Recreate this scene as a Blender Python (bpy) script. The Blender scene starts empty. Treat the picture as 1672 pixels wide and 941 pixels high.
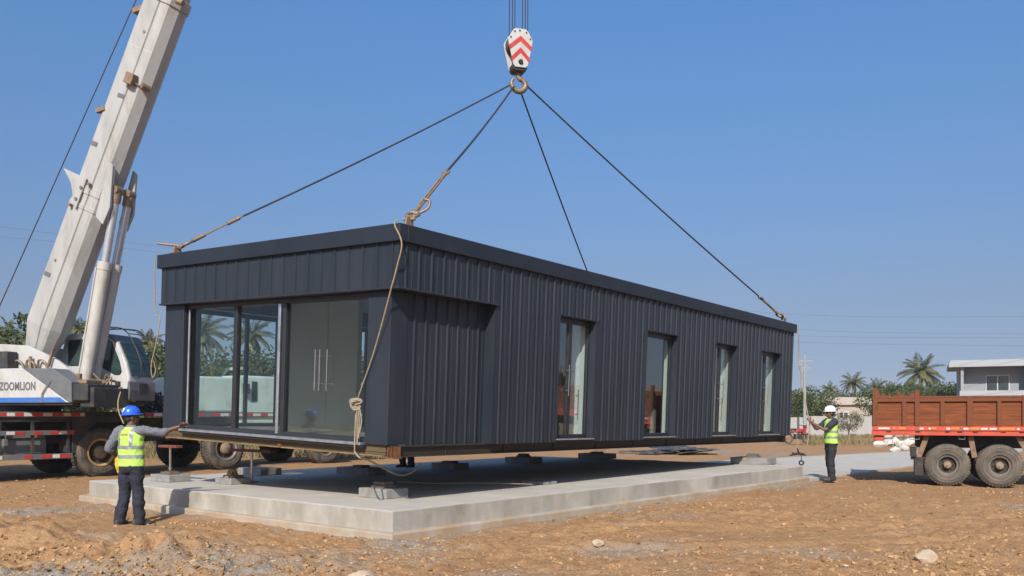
import bpy, bmesh, math, random
import numpy as np
from mathutils import Matrix, Vector, Euler
random.seed(7); rng = np.random.default_rng(11)
S = bpy.context.scene; COL = S.collection
R = math.radians; PI = math.pi
F_PX = 1447.0; CAM_Z = 1.54; HZN = 680.0

def at(px, py, d):            # a point seen at pixel (px, py) of the photograph, d metres ahead
    return Vector(((px-836)/F_PX*d, d, CAM_Z-(py-HZN)/F_PX*d))

# ------------------------------------------------------------------ numpy noise
def _h(ix, iy, s):
    n = (ix.astype(np.int64)*374761393 + iy.astype(np.int64)*668265263 + s*144269504) & 0xffffffff
    n = ((n ^ (n >> 13))*1274126177) & 0xffffffff
    return ((n ^ (n >> 16)) & 0xffff)/65535.0
def vnoise(x, y, s=0):
    ix = np.floor(x); iy = np.floor(y); fx = x-ix; fy = y-iy
    fx = fx*fx*(3-2*fx); fy = fy*fy*(3-2*fy)
    a = _h(ix, iy, s); b = _h(ix+1, iy, s); c = _h(ix, iy+1, s); d = _h(ix+1, iy+1, s)
    return (a+(b-a)*fx)*(1-fy)+(c+(d-c)*fx)*fy
def fbm(x, y, sc, octv=4, s=0, g=.5):
    t = 0; a = 1; n = 0
    for k in range(octv):
        t = t+a*(vnoise(x*sc*2**k+17.3*k, y*sc*2**k-9.1*k, s+k)-.5); n += a; a *= g
    return t/n*2

# ------------------------------------------------------------------ materials
MATS = {}
def nodes(name):
    m = bpy.data.materials.new(name); m.use_nodes = True
    nt = m.node_tree; nt.nodes.clear()
    out = nt.nodes.new('ShaderNodeOutputMaterial'); p = nt.nodes.new('ShaderNodeBsdfPrincipled')
    nt.links.new(p.outputs[0], out.inputs[0])
    MATS[name] = m
    return m, nt, p, out
def N(nt, t, **kw):
    n = nt.nodes.new('ShaderNode'+t)
    for k, v in kw.items():
        if k in n.inputs: n.inputs[k].default_value = v
        else: setattr(n, k, v)
    return n
def ramp(nt, src, stops, interp='LINEAR'):
    r = nt.nodes.new('ShaderNodeValToRGB'); r.color_ramp.interpolation = interp
    e = r.color_ramp.elements
    while len(e) < len(stops): e.new(.5)
    for i, (p, c) in enumerate(stops):
        e[i].position = p; e[i].color = (c[0], c[1], c[2], 1) if not isinstance(c, (int, float)) else (c, c, c, 1)
    nt.links.new(src, r.inputs[0]); return r
def mixc(nt, fac, a, b, mode='MIX'):
    m = nt.nodes.new('ShaderNodeMix'); m.data_type = 'RGBA'; m.blend_type = mode
    for s, v in ((0, fac), (6, a), (7, b)):
        if isinstance(v, bpy.types.NodeSocket): nt.links.new(v, m.inputs[s])
        elif s == 0: m.inputs[0].default_value = v
        else: m.inputs[s].default_value = (*v[:3], 1)
    return m.outputs[2]
def surf(name, col, rough=.6, metal=0., vary=.12, vscale=3., bump=0., bscale=60., dirt=None, dscale=2.2, dth=.55, dw=.12, stretch=(1, 1, 1), coat=0., spec=.5):
    """paint / metal / cloth / stone: colour that varies a little, dirt or rust patches, fine relief"""
    m, nt, p, out = nodes(name)
    tc = N(nt, 'TexCoord'); mp = N(nt, 'Mapping'); mp.inputs['Scale'].default_value = stretch
    nt.links.new(tc.outputs['Object'], mp.inputs[0])
    n1 = N(nt, 'TexNoise', Scale=vscale, Detail=6., Roughness=.6); nt.links.new(mp.outputs[0], n1.inputs[0])
    lo = [c*(1-vary) for c in col]; hi = [min(1, c*(1+vary)) for c in col]
    c = ramp(nt, n1.outputs[0], [(.3, lo), (.7, hi)]).outputs[0]
    if dirt:
        n2 = N(nt, 'TexNoise', Scale=dscale, Detail=9., Roughness=.68); nt.links.new(mp.outputs[0], n2.inputs[0])
        f = ramp(nt, n2.outputs[0], [(dth-dw, 0), (dth+dw, 1)])
        c = mixc(nt, f.outputs[0], c, dirt)
    nt.links.new(c, p.inputs['Base Color'])
    rr = ramp(nt, n1.outputs[0], [(.3, max(0, rough-.08)), (.7, min(1, rough+.08))]); nt.links.new(rr.outputs[0], p.inputs['Roughness'])
    p.inputs['Metallic'].default_value = metal; p.inputs['Coat Weight'].default_value = coat
    p.inputs['Specular IOR Level'].default_value = spec
    if bump:
        n3 = N(nt, 'TexNoise', Scale=bscale, Detail=4.); nt.links.new(tc.outputs['Object'], n3.inputs[0])
        b = N(nt, 'Bump', Strength=bump, Distance=.01); nt.links.new(n3.outputs[0], b.inputs['Height']); nt.links.new(b.outputs[0], p.inputs['Normal'])
    return m
def glass(name, tint=(.9, .95, .94), boost=1.0, base=.02):
    m, nt, p, out = nodes(name); nt.nodes.remove(p)
    t = N(nt, 'BsdfTransparent'); t.inputs[0].default_value = (*tint, 1)
    g = N(nt, 'BsdfGlossy', Roughness=.0); g.inputs[0].default_value = (.95, 1, 1, 1)
    fr = N(nt, 'Fresnel', IOR=1.5); mu = N(nt, 'Math', operation='MULTIPLY_ADD'); mu.inputs[1].default_value = boost; mu.inputs[2].default_value = base
    ge = N(nt, 'NewGeometry'); pw = N(nt, 'Math', operation='MULTIPLY_ADD'); pw.inputs[1].default_value = -2; pw.inputs[2].default_value = 1
    p2 = N(nt, 'Math', operation='POWER'); p2.inputs[0].default_value = 1.5       # the same mirror strength from both sides of the pane
    nt.links.new(ge.outputs['Backfacing'], pw.inputs[0]); nt.links.new(pw.outputs[0], p2.inputs[1]); nt.links.new(p2.outputs[0], fr.inputs['IOR'])
    nt.links.new(fr.outputs[0], mu.inputs[0]); mu.use_clamp = True
    mx = N(nt, 'MixShader'); nt.links.new(mu.outputs[0], mx.inputs[0]); nt.links.new(t.outputs[0], mx.inputs[1]); nt.links.new(g.outputs[0], mx.inputs[2])
    nt.links.new(mx.outputs[0], out.inputs[0]); return m
def leafmat(name, a, b, rough=.55, trans=.25):
    m, nt, p, out = nodes(name)
    at_ = N(nt, 'Attribute', attribute_name='tone'); c = ramp(nt, at_.outputs['Fac'], [(0, a), (1, b)]).outputs[0]
    nt.links.new(c, p.inputs['Base Color']); p.inputs['Roughness'].default_value = rough
    p.inputs['Specular IOR Level'].default_value = .3
    tr = N(nt, 'BsdfTranslucent'); nt.links.new(c, tr.inputs[0])
    mx = N(nt, 'MixShader'); mx.inputs[0].default_value = trans
    nt.links.new(p.outputs[0], mx.inputs[1]); nt.links.new(tr.outputs[0], mx.inputs[2]); nt.links.new(mx.outputs[0], out.inputs[0])
    return m
def tonemat(name, stops, rough=.9, bump=.3, bscale=120):
    m, nt, p, out = nodes(name)
    a = N(nt, 'Attribute', attribute_name='tone'); r = ramp(nt, a.outputs['Fac'], stops)
    tc = N(nt, 'TexCoord'); n1 = N(nt, 'TexNoise', Scale=bscale, Detail=4.); nt.links.new(tc.outputs['Object'], n1.inputs[0])
    nt.links.new(mixc(nt, .25, r.outputs[0], n1.outputs[0], 'OVERLAY'), p.inputs['Base Color'])
    p.inputs['Roughness'].default_value = rough; p.inputs['Specular IOR Level'].default_value = .2
    b = N(nt, 'Bump', Strength=bump, Distance=.01); nt.links.new(n1.outputs[0], b.inputs['Height']); nt.links.new(b.outputs[0], p.inputs['Normal'])
    return m

# ------------------------------------------------------------------ mesh builder
class MB:
    def __init__(s): s.v = []; s.f = []; s.mi = []; s.cur = 0; s.tone = []
    def add(s, vs, fs):
        o = len(s.v); s.v += [tuple(v) for v in vs]
        for f in fs: s.f.append(tuple(i+o for i in f)); s.mi.append(s.cur)
    def box(s, x0, y0, z0, x1, y1, z1, M=None):
        vs = [Vector((x, y, z)) for z in (z0, z1) for x, y in ((x0, y0), (x1, y0), (x1, y1), (x0, y1))]
        if M is not None: vs = [M @ v for v in vs]
        s.add(vs, [(3, 2, 1, 0), (4, 5, 6, 7), (0, 1, 5, 4), (1, 2, 6, 5), (2, 3, 7, 6), (3, 0, 4, 7)])
    def bar(s, a, b, w, h, up=(0, 0, 1)):
        a = Vector(a); b = Vector(b); d = b-a; L = d.length; d.normalize(); u = Vector(up)
        if abs(d.dot(u)) > .98: u = Vector((1, 0, 0))
        y = u.cross(d).normalized(); z = d.cross(y)
        M = Matrix(((d.x, y.x, z.x, a.x), (d.y, y.y, z.y, a.y), (d.z, y.z, z.z, a.z), (0, 0, 0, 1)))
        s.box(0, -w/2, -h/2, L, w/2, h/2, M)
    def tube(s, pts, r, n=8, caps=True, closed=False):
        pts = [Vector(p) for p in pts]; m = len(pts)
        if not hasattr(r, '__len__'): r = [r]*m
        up = Vector((0, 0, 1)); rings = []; prev = None
        for i, p in enumerate(pts):
            if closed: d = pts[(i+1) % m]-pts[i-1]
            else: d = pts[min(i+1, m-1)]-pts[max(i-1, 0)]
            if d.length < 1e-9: d = Vector((0, 0, 1))
            d.normalize()
            if prev is None:
                a = up.cross(d) if abs(d.z) < .95 else Vector((1, 0, 0)).cross(d)
            else: a = prev-d*prev.dot(d)
            if a.length < 1e-6: a = Vector((1, 0, 0)).cross(d)
            a.normalize(); prev = a; b = d.cross(a)
            rings.append([p+(a*math.cos(2*PI*k/n)+b*math.sin(2*PI*k/n))*r[i] for k in range(n)])
        vs = [q for g in rings for q in g]; fs = []
        for i in range(m if closed else m-1):
            j = (i+1) % m
            for k in range(n):
                fs.append((i*n+k, i*n+(k+1) % n, j*n+(k+1) % n, j*n+k))
        if caps and not closed:
            fs.append(tuple(range(n-1, -1, -1))); fs.append(tuple((m-1)*n+k for k in range(n)))
        s.add(vs, fs)
    def cyl(s, a, b, r, n=16): s.tube([a, b], r, n)
    def ring(s, c, axis, R_, r, n=20, k=6):
        axis = Vector(axis).normalized(); a = axis.orthogonal().normalized(); b = axis.cross(a)
        s.tube([Vector(c)+(a*math.cos(2*PI*i/n)+b*math.sin(2*PI*i/n))*R_ for i in range(n)], r, k, closed=True)
    def prism(s, poly, a, b, M=None, plane='xz'):
        """outline poly in a plane, extruded along the third axis from a to b"""
        mk = {'xz': lambda p, t: Vector((p[0], t, p[1])), 'xy': lambda p, t: Vector((p[0], p[1], t)), 'yz': lambda p, t: Vector((t, p[0], p[1]))}[plane]
        n = len(poly); vs = [mk(p, a) for p in poly]+[mk(p, b) for p in poly]
        if M is not None: vs = [M @ v for v in vs]
        s.add(vs, [tuple(range(n)), tuple(range(2*n-1, n-1, -1))]+[(i, i+n, (i+1) % n+n, (i+1) % n) for i in range(n)])
    def lathe(s, prof, c, axis, n=32):
        """prof: (offset along axis, radius)"""
        axis = Vector(axis).normalized(); a = axis.orthogonal().normalized(); b = axis.cross(a); c = Vector(c)
        vs = []; fs = []; m = len(prof)
        for t, r in prof:
            for k in range(n):
                w = 2*PI*k/n; vs.append(c+axis*t+(a*math.cos(w)+b*math.sin(w))*max(r, 1e-4))
        for i in range(m-1):
            for k in range(n): fs.append((i*n+k, i*n+(k+1) % n, (i+1)*n+(k+1) % n, (i+1)*n+k))
        s.add(vs, fs)
    def loft(s, rings, n=20):
        """rings: (centre, rx, ry) horizontal ellipses"""
        vs = []; fs = []; m = len(rings)
        for c, rx, ry in rings:
            for k in range(n): vs.append(Vector(c)+Vector((rx*math.cos(2*PI*k/n), ry*math.sin(2*PI*k/n), 0)))
        for i in range(m-1):
            for k in range(n): fs.append((i*n+k, i*n+(k+1) % n, (i+1)*n+(k+1) % n, (i+1)*n+k))
        fs.append(tuple(range(n-1, -1, -1))); fs.append(tuple((m-1)*n+k for k in range(n)))
        s.add(vs, fs)
    def ball(s, c, rx, ry=None, rz=None, n=14, M=None):
        ry = ry or rx; rz = rz or rx; c = Vector(c); vs = []; fs = []; h = n//2
        for i in range(1, h):
            t = PI*i/h
            for k in range(n):
                v = Vector((rx*math.sin(t)*math.cos(2*PI*k/n), ry*math.sin(t)*math.sin(2*PI*k/n), -rz*math.cos(t)))
                vs.append(c+(M @ v if M is not None else v))
        lo = Vector((0, 0, -rz)); hi = Vector((0, 0, rz))
        vs += [c+(M @ lo if M is not None else lo), c+(M @ hi if M is not None else hi)]
        for i in range(h-2):
            for k in range(n): fs.append((i*n+k, i*n+(k+1) % n, (i+1)*n+(k+1) % n, (i+1)*n+k))
        L = len(vs)
        for k in range(n):
            fs.append((L-2, (k+1) % n, k)); fs.append((L-1, (h-2)*n+k, (h-2)*n+(k+1) % n))
        s.add(vs, fs)
    def ribs(s, o, d, nrm, L, z0, z1, pitch, w=.036, h=.026, phase=.5):
        """standing sheet with vertical ribs: o start, d along, nrm outward"""
        o = Vector(o); d = Vector(d); nrm = Vector(nrm); pr = [(0, 0)]; x = pitch*phase
        while x < L-w:
            pr += [(x-w*.5, 0), (x-w*.28, h), (x+w*.28, h), (x+w*.5, 0), (x+pitch*.48, 0), (x+pitch*.49, .004), (x+pitch*.51, .004), (x+pitch*.52, 0)] if x+pitch*.6 < L else [(x-w*.5, 0), (x-w*.28, h), (x+w*.28, h), (x+w*.5, 0)]
            x += pitch
        pr.append((L, 0)); m = len(pr); Z = Vector((0, 0, 1))
        vs = [o+d*a+nrm*b+Z*z0 for a, b in pr]+[o+d*a+nrm*b+Z*z1 for a, b in pr]
        fl = d.cross(Z).dot(nrm) < 0
        s.add(vs, [((i, i+m, i+1+m, i+1) if fl else (i, i+1, i+1+m, i+m)) for i in range(m-1)])
    def build(s, name, mats, parent=None, loc=None, rotz=0, bevel=0, smooth=None, seg=1):
        me = bpy.data.meshes.new(name); me.from_pydata(s.v, [], s.f)
        if not isinstance(mats, (list, tuple)): mats = [mats]
        for m in mats: me.materials.append(MATS[m] if isinstance(m, str) else m)
        if len(mats) > 1: me.polygons.foreach_set('material_index', s.mi)
        if s.tone:
            a = me.attributes.new('tone', 'FLOAT', 'POINT'); a.data.foreach_set('value', s.tone)
        fix_normals(me)
        if smooth is not None:
            me.polygons.foreach_set('use_smooth', [True]*len(me.polygons))
            if smooth < 180: me.set_sharp_from_angle(angle=R(smooth))
        me.update()
        o = bpy.data.objects.new(name, me); COL.objects.link(o)
        if parent: o.parent = parent
        if loc is not None: o.location = loc
        o.rotation_euler.z = rotz
        if bevel:
            b = o.modifiers.new('bevel', 'BEVEL'); b.width = bevel; b.segments = seg; b.limit_method = 'ANGLE'; b.angle_limit = R(40)
        return o
def fix_normals(me):
    if len(me.polygons) > 60000: return
    bm = bmesh.new(); bm.from_mesh(me); bmesh.ops.recalc_face_normals(bm, faces=bm.faces); bm.to_mesh(me); bm.free()
def thing(name, label, cat, loc=(0, 0, 0), rot=(0, 0, 0), group=None):
    o = bpy.data.objects.new(name, None); COL.objects.link(o); o.empty_display_size = .3
    o.location = loc; o.rotation_euler = rot
    return tag(o, label, cat, group)
def tag(o, label=None, cat=None, group=None, kind=None):
    if label: o['label'] = label
    if cat: o['category'] = cat
    if group: o['group'] = group
    if kind: o['kind'] = kind
    return o
def copy_tree(o, parent=None):
    c = o.copy(); COL.objects.link(c); c.parent = parent
    for ch in list(o.children): copy_tree(ch, c)
    return c
def bez(p0, p1, p2, n=12):
    p0, p1, p2 = Vector(p0), Vector(p1), Vector(p2)
    return [p0*(1-t)**2+p1*2*t*(1-t)+p2*t*t for t in [i/n for i in range(n+1)]]
def spline(pts, n=8):
    P = [Vector(p) for p in pts]; P = [P[0]*2-P[1]]+P+[P[-1]*2-P[-2]]; out = []
    for i in range(1, len(P)-2):
        for k in range(n):
            t = k/n
            out.append(.5*((2*P[i])+(P[i+1]-P[i-1])*t+(2*P[i-1]-5*P[i]+4*P[i+1]-P[i+2])*t*t+(3*P[i]-P[i-1]-3*P[i+1]+P[i+2])*t**3))
    return out+[P[-2]]

# ------------------------------------------------------------------ the materials
surf('cladding', (.0208, .0264, .0362), .40, 0, .10, 1.2, .10, 5, dirt=(.030, .036, .045), dscale=2.0, dth=.57, dw=.16, stretch=(1.5, 1.5, .35), spec=.32)
surf('fascia', (.016, .021, .031), .5, 0, .08, 1.0, .03, 25, dirt=(.026, .032, .042), dscale=1.2, dth=.64, dw=.2, spec=.3)
surf('frame_dark', (.022, .024, .028), .4, 0, .1, 4)
surf('aluminium', (.62, .64, .66), .35, .85, .08, 6, dirt=(.32, .31, .29), dscale=5, dth=.62)
surf('inner_dark', (.32, .32, .30), .8, 0, .06, 1.2)
surf('lining', (.78, .80, .77), .6, 0, .03, 2)
surf('inner_wall', (.32, .30, .235), .8, 0, .06, 1.2, .05, 40)
surf('ceiling_white', (.72, .72, .69), .8, 0, .03, 1.5)
surf('floor_grey', (.17, .17, .165), .35, 0, .1, 2)
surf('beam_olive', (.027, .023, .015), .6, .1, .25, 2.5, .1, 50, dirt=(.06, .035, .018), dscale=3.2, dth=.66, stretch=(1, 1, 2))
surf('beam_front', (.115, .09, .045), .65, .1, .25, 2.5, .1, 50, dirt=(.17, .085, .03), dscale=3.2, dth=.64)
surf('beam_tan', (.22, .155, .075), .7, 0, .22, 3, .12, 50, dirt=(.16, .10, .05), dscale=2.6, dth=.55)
surf('rust_red', (.20, .05, .03), .7, 0, .2, 8, dirt=(.12, .05, .03), dscale=8, dth=.56)
surf('rust_orange', (.17, .068, .025), .8, 0, .3, 9, .2, 60, dirt=(.10, .045, .02), dscale=8, dth=.6)
surf('steel', (.55, .55, .54), .25, .95, .08, 8)
surf('dark_steel', (.035, .033, .032), .5, .4, .3, 8, dirt=(.10, .065, .04), dscale=9, dth=.6)
surf('chrome', (.50, .51, .52), .16, 1, .03, 5)
surf('rod_metal', (.50, .52, .55), .3, .55, .05, 5)
surf('handle_metal', (.34, .345, .35), .3, .8, .05, 5)
surf('wire', (.062, .055, .05), .5, .5, .3, 30)
surf('sling_low', (.20, .15, .10), .7, .1, .3, 22, .3, 90, dirt=(.32, .17, .06), dscale=11, dth=.56)
surf('hardware', (.24, .20, .15), .55, .5, .3, 14, .2, 60, dirt=(.28, .14, .06), dscale=12, dth=.55)
surf('rope', (.31, .23, .14), .9, 0, .25, 30, .6, 160)
surf('rope_grey', (.31, .255, .18), .9, 0, .25, 30, .6, 160)
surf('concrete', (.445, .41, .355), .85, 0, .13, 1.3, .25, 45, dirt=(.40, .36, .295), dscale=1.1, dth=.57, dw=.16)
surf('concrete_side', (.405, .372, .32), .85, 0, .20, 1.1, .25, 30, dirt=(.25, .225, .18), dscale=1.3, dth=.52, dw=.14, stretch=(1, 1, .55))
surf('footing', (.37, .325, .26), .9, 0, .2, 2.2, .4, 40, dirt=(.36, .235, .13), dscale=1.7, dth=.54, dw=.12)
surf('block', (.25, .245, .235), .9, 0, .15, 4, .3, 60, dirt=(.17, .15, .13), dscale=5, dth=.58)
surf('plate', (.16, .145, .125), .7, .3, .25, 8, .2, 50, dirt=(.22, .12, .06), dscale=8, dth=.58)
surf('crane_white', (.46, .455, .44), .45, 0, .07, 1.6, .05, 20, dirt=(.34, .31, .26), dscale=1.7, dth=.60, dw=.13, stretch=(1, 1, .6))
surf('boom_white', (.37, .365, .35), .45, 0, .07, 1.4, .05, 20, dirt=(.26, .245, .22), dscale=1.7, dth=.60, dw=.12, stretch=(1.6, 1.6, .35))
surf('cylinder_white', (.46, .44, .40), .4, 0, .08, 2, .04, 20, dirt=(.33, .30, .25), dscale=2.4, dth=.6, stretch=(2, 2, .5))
surf('crane_grey', (.115, .125, .135), .5, 0, .12, 3, .05, 30, dirt=(.20, .17, .13), dscale=2.4, dth=.63)
surf('crane_dark', (.028, .029, .030), .6, 0, .25, 4, .08, 40, dirt=(.085, .07, .05), dscale=3, dth=.6)
surf('stripe_blue', (.045, .14, .42), .45, 0, .1, 4, dirt=(.12, .17, .28), dscale=4, dth=.64)
surf('letter_grey', (.12, .12, .13), .5)
surf('strip_red', (.46, .035, .028), .4, 0, .15, 8, dirt=(.24, .08, .05), dscale=8, dth=.62)
surf('strip_white', (.60, .57, .52), .4, 0, .1, 8, dirt=(.36, .28, .2), dscale=8, dth=.6)
surf('strip_orange', (.60, .20, .03), .4, 0, .1, 8)
surf('rubber', (.050, .046, .040), .88, 0, .25, 5, .3, 60, dirt=(.16, .125, .09), dscale=4.5, dth=.56, dw=.16)
surf('rubber_dusty', (.07, .063, .053), .9, 0, .2, 5, .3, 60, dirt=(.165, .13, .095), dscale=4.5, dth=.53, dw=.18)
surf('rim_yellow', (.44, .29, .085), .6, 0, .15, 6, .1, 40, dirt=(.17, .11, .06), dscale=6, dth=.6)
surf('rim_grey', (.17, .155, .135), .65, .2, .2, 6, .1, 40, dirt=(.24, .18, .12), dscale=6, dth=.57)
surf('dish_dark', (.035, .028, .022), .8, 0, .3, 6, dirt=(.09, .06, .035), dscale=8, dth=.6)
surf('hub_tan', (.26, .195, .115), .75, 0, .25, 9, .2, 40, dirt=(.10, .07, .045), dscale=10, dth=.56)
surf('rim_brown', (.115, .105, .09), .75, .1, .3, 6, .2, 40, dirt=(.17, .125, .085), dscale=7, dth=.56)
surf('truck_wood', (.205, .064, .024), .82, 0, .28, 2.4, .25, 50, dirt=(.115, .042, .02), dscale=3.0, dth=.55, dw=.14, stretch=(.8, 1, 4.5), spec=.2)
surf('truck_post', (.175, .058, .026), .75, 0, .28, 5, .2, 50, dirt=(.09, .04, .024), dscale=5, dth=.56, spec=.2)
surf('truck_red', (.48, .058, .028), .55, 0, .14, 5, .1, 40, dirt=(.24, .065, .035), dscale=4.5, dth=.6)
surf('strut_wood', (.23, .145, .085), .85, 0, .2, 5, .2, 50, dirt=(.13, .08, .05), dscale=6, dth=.56)
surf('cab_teal', (.50, .60, .57), .45, 0, .08, 2, dirt=(.33, .37, .34), dscale=2.2, dth=.62)
surf('plaster_grey', (.35, .36, .37), .9, 0, .1, .35, .1, 8, dirt=(.31, .33, .35), dscale=.35, dth=.58, dw=.2)
surf('plaster_blue', (.27, .285, .295), .9, 0, .1, .5, .1, 8)
surf('plaster_white', (.58, .565, .53), .9, 0, .08, .5, .1, 8, dirt=(.43, .37, .31), dscale=.4, dth=.6, dw=.2)
surf('plaster_pink', (.40, .345, .31), .9, 0, .1, .6, .1, 8, dirt=(.40, .30, .22), dscale=.5, dth=.6, dw=.2)
surf('wall_white', (.40, .385, .37), .9, 0, .12, .8, .1, 8, dirt=(.26, .24, .215), dscale=.8, dth=.57, dw=.2, stretch=(2, 1, .25))
surf('pole_concrete', (.27, .28, .30), .9, 0, .1, 3)  # bluish fade of distant haze is put into the pole colour
surf('wire_far', (.12, .12, .13), .7)
surf('stone', (.46, .36, .26), .9, 0, .2, 9, .5, 40, dirt=(.36, .25, .16), dscale=8, dth=.55)
surf('stone_dark', (.115, .082, .06), .95, 0, .3, 8, .6, 40)
surf('stone_white', (.50, .48, .44), .85, 0, .1, 5, .3, 30, dirt=(.48, .40, .31), dscale=5, dth=.6)
surf('sheet_dark', (.045, .045, .047), .6, 0, .3, 3, .2, 20, dirt=(.16, .13, .10), dscale=3, dth=.58)
surf('skin', (.115, .058, .034), .5, 0, .12, 20, .1, 90)
surf('hair', (.012, .010, .009), .6, 0, .3, 60, .4, 200)
surf('eye', (.03, .025, .02), .2)
surf('helmet_blue', (.022, .115, .62), .28, 0, .05, 5, coat=.3)
surf('helmet_white', (.78, .78, .77), .3, 0, .04, 5, coat=.3)
surf('vest', (.40, .64, .10), .75, 0, .08, 9, .25, 40)
surf('vest_mark', (.62, .30, .10), .8)
surf('reflector', (.24, .265, .28), .5, .2, .1, 9)
surf('shirt_grey', (.135, .145, .17), .85, 0, .12, 12, .3, 60)
surf('shirt_navy', (.022, .026, .038), .85, 0, .15, 12, .3, 60)
surf('trousers_navy', (.014, .017, .030), .85, 0, .25, 8, .3, 60, dirt=(.03, .03, .034), dscale=6, dth=.62)
surf('trousers_black', (.016, .018, .023), .85, 0, .25, 8, .3, 60)
surf('shoe', (.060, .045, .036), .7, 0, .3, 20)
surf('glove_yellow', (.62, .42, .03), .7, 0, .12, 12)
surf('bark', (.16, .12, .085), .95, 0, .25, 5, .6, 20)
surf('palm_bark', (.24, .205, .165), .95, 0, .2, 3, .6, 20, stretch=(1, 1, 4))
surf('bike_red', (.34, .035, .03), .35)
surf("leaf_green_nut", (.10, .11, .035), .5)
glass('pane', (.92, .95, .935), .65, .014)
glass('pane_side', (.90, .94, .93), 1.1, .06)
glass('pane_dark', (.20, .27, .26), 1.2, .05)
surf('window_dark', (.026, .044, .046), .05, 0, .6, 2.2)  # uneven greenish tone paints reflections into the glass colour
leafmat('leaf_dark', (.026, .045, .012), (.135, .17, .045))
leafmat('leaf_mid', (.04, .06, .018), (.17, .185, .06))
leafmat('leaf_olive', (.075, .085, .03), (.21, .20, .085))
leafmat('palm_leaf', (.045, .065, .02), (.25, .22, .095), .45)
leafmat('grass_blade', (.09, .10, .035), (.33, .26, .12))

# ------------------------------------------------------------------ the building's own frame
BP = Vector((-1.584, 11.8, 1.136)); BE = Euler((R(2.06), R(.43), R(52.716)), 'XYZ')
BM = Matrix.Translation(BP) @ BE.to_matrix().to_4x4()
BL, BW, ZT, ZF, ZP = 14.84, 5.67, 2.96, 2.73, 2.13
SLAB_YAW = R(50.1); SLAB_O = Vector((-1.5, 11.11, 0)); SLAB_L, SLAB_W, SLAB_T = 13.2, 8.25, .35
SM = Matrix.Translation(SLAB_O) @ Matrix.Rotation(SLAB_YAW, 4, 'Z')
SMi = SM.inverted()

# ================================================================== ground
def ground_z(x, y):
    d = np.hypot(x, y)
    sx = (x-SLAB_O.x)*math.cos(SLAB_YAW)+(y-SLAB_O.y)*math.sin(SLAB_YAW); sy = -(x-SLAB_O.x)*math.sin(SLAB_YAW)+(y-SLAB_O.y)*math.cos(SLAB_YAW)
    ds = np.maximum(np.maximum(-sx, sx-SLAB_L-30), np.maximum(-sy, sy-SLAB_W))       # distance outside slab and path
    out = np.clip(ds/1.2, 0, 1)
    z = fbm(x, y, .16, 3, 3)*.10*out
    rough = .35+.65*np.clip(fbm(x, y, .35, 3, 21)+.55, 0, 1)
    left = np.exp(-((x+4.6)/2.6)**2-((y-9.0)/1.9)**2)
    rough = rough+1.1*left
    near = np.clip((30-d)/15, 0, 1)
    lump = np.abs(fbm(x, y, 2.2, 4, 40, .6))
    ridge = 1-np.abs(fbm(x, y, 4.6, 4, 140, .62))*2
    z = z+near*out**.5*rough*((lump-.25)*.12+fbm(x, y, 7.5, 4, 60, .65)*.042+(ridge-.6)*.022*np.clip(fbm(x, y, .6, 3, 31)+.45, 0, 1))
    z = z+np.exp(-((x+4.0)/.8)**2-((y-9.75)/.45)**2)*.27*(1+.9*fbm(x, y, 2.6, 3, 222))+np.exp(-((x+6.3)/.9)**2-((y-11.2)/.5)**2)*.24*(1+.9*fbm(x, y, 2.6, 3, 223))+np.exp(-((x-5.2)/1.0)**2-((y-9.6)/.5)**2)*.08
    z = z+np.exp(-((x-6.9)/1.6)**2-((y-19.3)/.5)**2)*.0
    for c0, w0 in ((0, .16), (1.75, .16)):                            # soft wheel ruts curving towards the truck
        q = y-(10.2+c0+.035*(x-1)**2*.6+.12*(x+1)); z = z-np.clip((x+1)/2.5, 0, 1)*out*(np.exp(-(q/w0)**2)*.040-np.exp(-((np.abs(q)-.27)/.12)**2)*.020)
    z = z-.035+.055*np.clip(1-np.abs(ds-.15)/.45, 0, 1)*np.clip(fbm(x, y, 1.1, 3, 5)+.30, 0, 1)
    inside = ds < -.05
    return np.where(inside, -.06, z)
def gz(x, y): return float(ground_z(np.array([float(x)]), np.array([float(y)]))[0])
def axis(lo, hi, step, far_lo, far_hi, g):
    a = list(np.arange(lo, hi, step)); s = step
    while a[-1] < far_hi: s *= g; a.append(a[-1]+s)
    s = step; b = []; p = lo
    while p > far_lo: s *= g; p -= s; b.append(p)
    return np.array(b[::-1]+a)
gx = axis(-8.5, 10.5, .030, -700, 700, 1.16)
gy = np.concatenate([axis(7.6, 12.0, .023, -120, 11.9, 1.25), np.arange(12.02, 17, .04), axis(17.03, 24, .075, 17.02, 1500, 1.07)])
gy = np.unique(np.round(gy, 4))
X, Y = np.meshgrid(gx, gy); Z = ground_z(X, Y)
nx, ny = len(gx), len(gy)
me = bpy.data.meshes.new('ground')
idx = np.arange(nx*ny).reshape(ny, nx)
quads = np.stack([idx[:-1, :-1], idx[:-1, 1:], idx[1:, 1:], idx[1:, :-1]], -1).reshape(-1, 4)
me.vertices.add(nx*ny); me.vertices.foreach_set('co', np.stack([X, Y, Z], -1).astype(np.float32).ravel())
me.loops.add(quads.size); me.loops.foreach_set('vertex_index', quads.astype(np.int32).ravel())
me.polygons.add(len(quads)); me.polygons.foreach_set('loop_start', np.arange(0, quads.size, 4, dtype=np.int32))
me.update(calc_edges=True); me.validate()
me.polygons.foreach_set('use_smooth', np.ones(len(quads), bool))
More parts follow.
